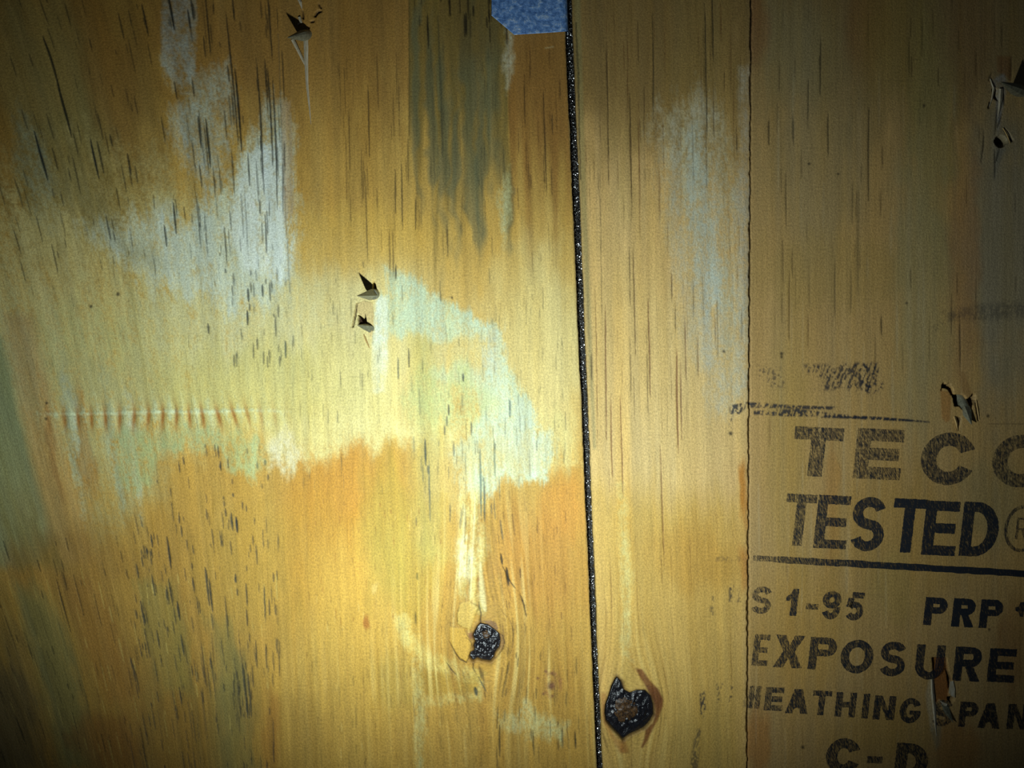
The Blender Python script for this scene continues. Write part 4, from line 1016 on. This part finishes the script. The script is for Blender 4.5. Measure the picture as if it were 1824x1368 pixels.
# ------------------------------------------------------------------ stamped lettering, laid on the sheet as print
TH = math.radians(2.75)
def arc(cx, cy, rx, ry, a0, a1, n=18):
    return [(cx + rx * math.cos(math.radians(a0 + (a1 - a0) * i / n)), cy + ry * math.sin(math.radians(a0 + (a1 - a0) * i / n))) for i in range(n + 1)]
def strokeline(pts, t):
    """outline of a thick open polyline"""
    L_, R_ = [], []
    n = len(pts)
    for i, (x, y) in enumerate(pts):
        a = pts[max(0, i - 1)]; b = pts[min(n - 1, i + 1)]
        dx, dy = b[0] - a[0], b[1] - a[1]; l = math.hypot(dx, dy) or 1
        L_.append((x - dy / l * t / 2, y + dx / l * t / 2)); R_.append((x + dy / l * t / 2, y - dx / l * t / 2))
    return L_ + R_[::-1]
def glyph(ch, w, h, t):
    """list of (outline, [holes]) in a w by h box, y down"""
    tv = t * .88
    if ch == 'I': return [([(w / 2 - t / 2, 0), (w / 2 + t / 2, 0), (w / 2 + t / 2, h), (w / 2 - t / 2, h)], [])]
    if ch == '-': return [([(0, h * .52), (w, h * .52), (w, h * .52 + tv * .95), (0, h * .52 + tv * .95)], [])]
    if ch == 'T': return [([(0, 0), (w, 0), (w, tv), (w / 2 + t / 2, tv), (w / 2 + t / 2, h), (w / 2 - t / 2, h), (w / 2 - t / 2, tv), (0, tv)], [])]
    if ch == 'E':
        m = h / 2
        return [([(0, 0), (w, 0), (w, tv), (t, tv), (t, m - tv / 2), (w * .93, m - tv / 2), (w * .93, m + tv / 2), (t, m + tv / 2), (t, h - tv), (w, h - tv), (w, h), (0, h)], [])]
    if ch == 'H':
        m = h / 2
        return [([(0, 0), (t, 0), (t, m - tv / 2), (w - t, m - tv / 2), (w - t, 0), (w, 0), (w, h), (w - t, h), (w - t, m + tv / 2), (t, m + tv / 2), (t, h), (0, h)], [])]
    if ch == 'N': return [([(0, 0), (t * 1.1, 0), (w - t, h * .62), (w - t, 0), (w, 0), (w, h), (w - t * 1.1, h), (t, h * .38), (t, h), (0, h)], [])]
    if ch == 'X':
        q = t * 1.22; m = w / 2
        return [([(0, 0), (q, 0), (m, h * .5 - q * .62), (w - q, 0), (w, 0), (m + q * .55, h / 2), (w, h), (w - q, h), (m, h * .5 + q * .62), (q, h), (0, h), (m - q * .55, h / 2)], [])]
    if ch == 'A': return [([(w / 2 - t * .6, 0), (w / 2 + t * .6, 0), (w, h), (w - t * 1.1, h)] + arc(w / 2, h, w / 2 - t * 1.15, h * .24, 0, -180, 10)[1:-1] + [(t * 1.1, h), (0, h)], [])]
    if ch == '1': return [([(w * .55, 0), (w * .98, 0), (w * .98, h), (w * .98 - t, h), (w * .98 - t, h * .36), (w * .3, h * .46), (0, h * .46), (0, h * .3), (w * .3, h * .22)], [])]
    if ch == 'O': return [(arc(w / 2, h / 2, w / 2, h / 2, 0, 360, 44)[:-1], [arc(w / 2, h / 2, w / 2 - t, h / 2 - tv, 0, 360, 36)[:-1]])]
    if ch == 'C':
        return [(arc(w / 2, h / 2, w / 2, h / 2, -24, -336, 40) + arc(w / 2, h / 2, w / 2 - t, h / 2 - tv, -332, -28, 34), [])]
    if ch == 'G':
        o = arc(w / 2, h / 2, w / 2, h / 2, -28, -356, 40) + [(w * .97, h * .50), (w * .48, h * .50), (w * .48, h * .66), (w - t * 1.1, h * .66)] + arc(w / 2, h / 2, w / 2 - t, h / 2 - tv, -322, -32, 30)
        return [(o, [])]
    if ch == 'U':
        r = w / 2
        return [([(0, 0), (t, 0), (t, h - r)] + arc(r, h - r, r - t, r - tv, 180, 0, 16)[1:-1] + [(w - t, h - r), (w - t, 0), (w, 0), (w, h - r)] + arc(r, h - r, r, r, 0, 180, 22)[1:-1] + [(0, h - r)], [])]
    if ch == 'D':
        r = w * .62
        o = [(0, 0), (w - r, 0)] + arc(w - r, h / 2, r, h / 2, -90, 90, 24)[1:-1] + [(w - r, h), (0, h)]
        i = [(t, tv), (w - r, tv)] + arc(w - r, h / 2, r - t, h / 2 - tv, -90, 90, 18)[1:-1] + [(w - r, h - tv), (t, h - tv)]
        return [(o, [i])]
    if ch in 'PR':
        b = h * .58; r = b / 2
        o = [(0, 0), (w - r, 0)] + arc(w - r, r, r, r, -90, 90, 18)[1:-1]
        if ch == 'P': o += [(w - r, b), (t, b), (t, h), (0, h)]
        else: o += [(w * .72, b), (w, h), (w - t * 1.15, h), (w * .42, b), (t, b), (t, h), (0, h)]
        q = max(.8, r - tv * .95)
        i = [(t, r - q), (w - r, r - q)] + arc(w - r, r, max(.8, r - t), q, -90, 90, 12)[1:-1] + [(w - r, r + q), (t, r + q)]
        return [(o, [i])]
    if ch == 'S':
        a, b = (w - t) / 2, (h - tv) / 4
        up = arc(w / 2, tv / 2 + b, a, b, -18, -250, 22)
        dn = arc(w / 2, h - tv / 2 - b, a, b, -70, 162, 22)
        return [(strokeline(up + dn[1:], (t + tv) / 2), [])]
    if ch == '5':
        bx = [(w * .95, tv * .5), (w * .30, tv * .5), (w * .22, h * .46)]
        cur = arc(w * .47, h * .67, (w - t) * .5, h * .33 - tv / 2, -140, 150, 20)
        return [(strokeline(bx[:2], tv), []), (strokeline([(w * .27, tv), (w * .18, h * .54)], t * .85), []), (strokeline(cur, (t + tv) / 2), [])]
    if ch == '9':
        r = h * .31
        ring = (arc(w / 2, r, w / 2, r, 0, 360, 34)[:-1], [arc(w / 2, r, w / 2 - t, r - tv, 0, 360, 24)[:-1]])
        tail = arc(w / 2, h * .62, (w - t) / 2, h * .38 - tv / 2, -12, 158, 20)
        return [ring, (strokeline(tail, (t + tv) / 2), [])]
    if ch == '+': return [([(w * .3, 0), (w * .7, 0), (w * .78, h * .3), (w, h * .35), (w, h * .7), (w * .7, h * .75), (w * .6, h), (w * .36, h), (w * .3, h * .72), (0, h * .6), (0, h * .35), (w * .26, h * .3)], [])]
    if ch == '®':
        c = w / 2; th_ = t * .75
        res = [(arc(c, h / 2, w / 2, h / 2, 0, 360, 44)[:-1], [arc(c, h / 2, w / 2 - th_, h / 2 - th_, 0, 360, 40)[:-1]])]
        for o, hs in glyph('R', w * .34, h * .46, t * .55):
            f = lambda P_: [(x + w * .33, y + h * .27) for x, y in P_]
            res.append((f(o), [f(q) for q in hs]))
        return res
rr_ = np.random.default_rng(17)
def densify(p, step=2.2):
    out = []
    n = len(p)
    for i in range(n):
        (x0, y0), (x1, y1) = p[i], p[(i + 1) % n]
        m_ = max(1, int(math.hypot(x1 - x0, y1 - y0) / step))
        for k_ in range(m_): out.append((x0 + (x1 - x0) * k_ / m_, y0 + (y1 - y0) * k_ / m_))
    return out
def stamp(letters, label, shear=.115, parent=rp):
    """letters: (char, x left, y top, w, h, stroke, coverage)"""
    vs, fs, cov, pg = [], [], [], []
    for (ch, lx, ly, w, h, t, cv) in letters:
        for outline, holes in glyph(ch, w, h, t):
            loops = []
            for lp_ in [outline] + holes:
                q = []
                for x, y in densify(lp_):
                    x += rr_.uniform(-.45, .45); y += rr_.uniform(-.45, .45)
                    X0 = x - shear * (y - h / 2)
                    q.append((lx + X0 * math.cos(TH) - (y) * 0.0, ly + y + X0 * math.sin(TH)))
                loops.append(q)
            base = len(vs)
            flat_ = [p for l in loops for p in l]
            for x, y in flat_:
                vs.append(W(x, y, 0.9)); cov.append(cv); pg.append((x / 100, y / 100, 0))
            for tri in tessellate_polygon([[Vector((x, y, 0)) for x, y in l] for l in loops]):
                a, b, c = tri
                (x0, y0), (x1, y1), (x2, y2) = flat_[a], flat_[b], flat_[c]
                if (x1 - x0) * (y2 - y0) - (x2 - x0) * (y1 - y0) > 0: a, c = c, a
                fs.append([base + a, base + b, base + c])
    me = mesh(vs, fs)
    at = me.attributes.new('page', 'FLOAT_VECTOR', 'POINT'); at.data.foreach_set('vector', np.array(pg, np.float32).ravel())
    at = me.attributes.new('coverage', 'FLOAT', 'POINT'); at.data.foreach_set('value', np.array(cov, np.float32))
    o = link('stamped_lettering', me, INKM, parent); o['label'] = label
    return o
stamp([('T', 1411, 759, 88, 88, 26, .62), ('E', 1523, 762, 84, 90, 25, .60), ('C', 1640, 768, 98, 94, 27, .66), ('O', 1767, 772, 100, 94, 27, .60)], 'largest faded widely spaced dark letters of the stamp')
stamp([('T', 1397, 879, 54, 92, 17, .66), ('E', 1453, 881, 58, 95, 18, .74), ('S', 1516, 884, 60, 96, 19, .84), ('T', 1588, 887, 58, 96, 19, .98),
       ('E', 1645, 891, 60, 97, 20, .90), ('D', 1712, 893, 66, 97, 20, .88), ('®', 1788, 898, 64, 84, 8, .62)], 'tall narrow dark letters reading TESTED')
stamp([('S', 1338, 1044, 36, 48, 11, .62), ('1', 1399, 1048, 22, 48, 12, .74), ('-', 1436, 1052, 22, 44, 12, .62), ('9', 1464, 1052, 33, 50, 12, .74), ('5', 1506, 1054, 33, 50, 12, .76)], 'small dark figures reading S 1-95')
stamp([('P', 1646, 1063, 40, 50, 14, .92), ('R', 1696, 1065, 40, 51, 14, 1.05), ('P', 1745, 1067, 40, 51, 14, .95), ('+', 1808, 1072, 24, 26, 8, .8)], 'small very dark letters reading PRP')
stamp([('E', 1341, 1129, 28, 56, 11.5, .62), ('X', 1379, 1130, 52, 58, 15, .68), ('P', 1441, 1134, 48, 58, 14.5, .74), ('O', 1497, 1138, 58, 60, 15, .78), ('S', 1567, 1142, 46, 61, 14.5, .80),
       ('U', 1630, 1147, 51, 62, 15, .82), ('R', 1699, 1151, 48, 61, 15, .92), ('E', 1760, 1154, 48, 60, 15, .90)], 'bold dark letters reading EXPOSURE')
stamp([('H', 1333, 1221, 21, 40, 9, .6), ('E', 1362, 1223, 33, 42, 11.5, .66), ('A', 1400, 1226, 40, 44, 11.5, .74), ('T', 1446, 1229, 34, 44, 11, .74), ('H', 1488, 1232, 36, 44, 11.5, .74), ('I', 1534, 1235, 15, 44, 11.5, .74),
       ('N', 1556, 1238, 38, 43, 12, .76), ('G', 1602, 1242, 38, 45, 11.5, .80), ('S', 1660, 1246, 36, 46, 12, .62), ('P', 1708, 1249, 33, 45, 11.5, .80), ('A', 1742, 1251, 40, 45, 11.5, .80), ('N', 1794, 1253, 38, 45, 12, .76)], 'dark letters reading HEATHING SPAN')
stamp([('C', 1471, 1313, 62, 64, 20, .72), ('-', 1545, 1320, 27, 50, 15, .68), ('D', 1594, 1322, 58, 66, 21, .72)], 'dark letters reading C-D cut by the lower edge')
# ruled line under the tall letters
def rule(x0, y0, x1, y1, w, c0, c1, n=60):
    vs, fs, cov, pg = [], [], [], []
    for i in range(n + 1):
        t = i / n; x = x0 + (x1 - x0) * t; y = y0 + (y1 - y0) * t
        ww = w * (1 if t > .08 else .8)
        for sgn in (-.5, .5):
            yy_ = y + sgn * ww + rr_.uniform(-.7, .7)
            vs.append(W(x, yy_, .9)); cov.append(c0 + (c1 - c0) * min(1, t * 1.6)); pg.append((x / 100, yy_ / 100, 0))
    for i in range(n): fs.append([2 * i, 2 * i + 1, 2 * i + 3, 2 * i + 2])
    me = mesh(vs, fs)
    at = me.attributes.new('page', 'FLOAT_VECTOR', 'POINT'); at.data.foreach_set('vector', np.array(pg, np.float32).ravel())
    at = me.attributes.new('coverage', 'FLOAT', 'POINT'); at.data.foreach_set('value', np.array(cov, np.float32))
    return link('stamped_rule', me, INKM, rp)
rule(1341, 994, 1900, 1026, 12, .6, 1.05)
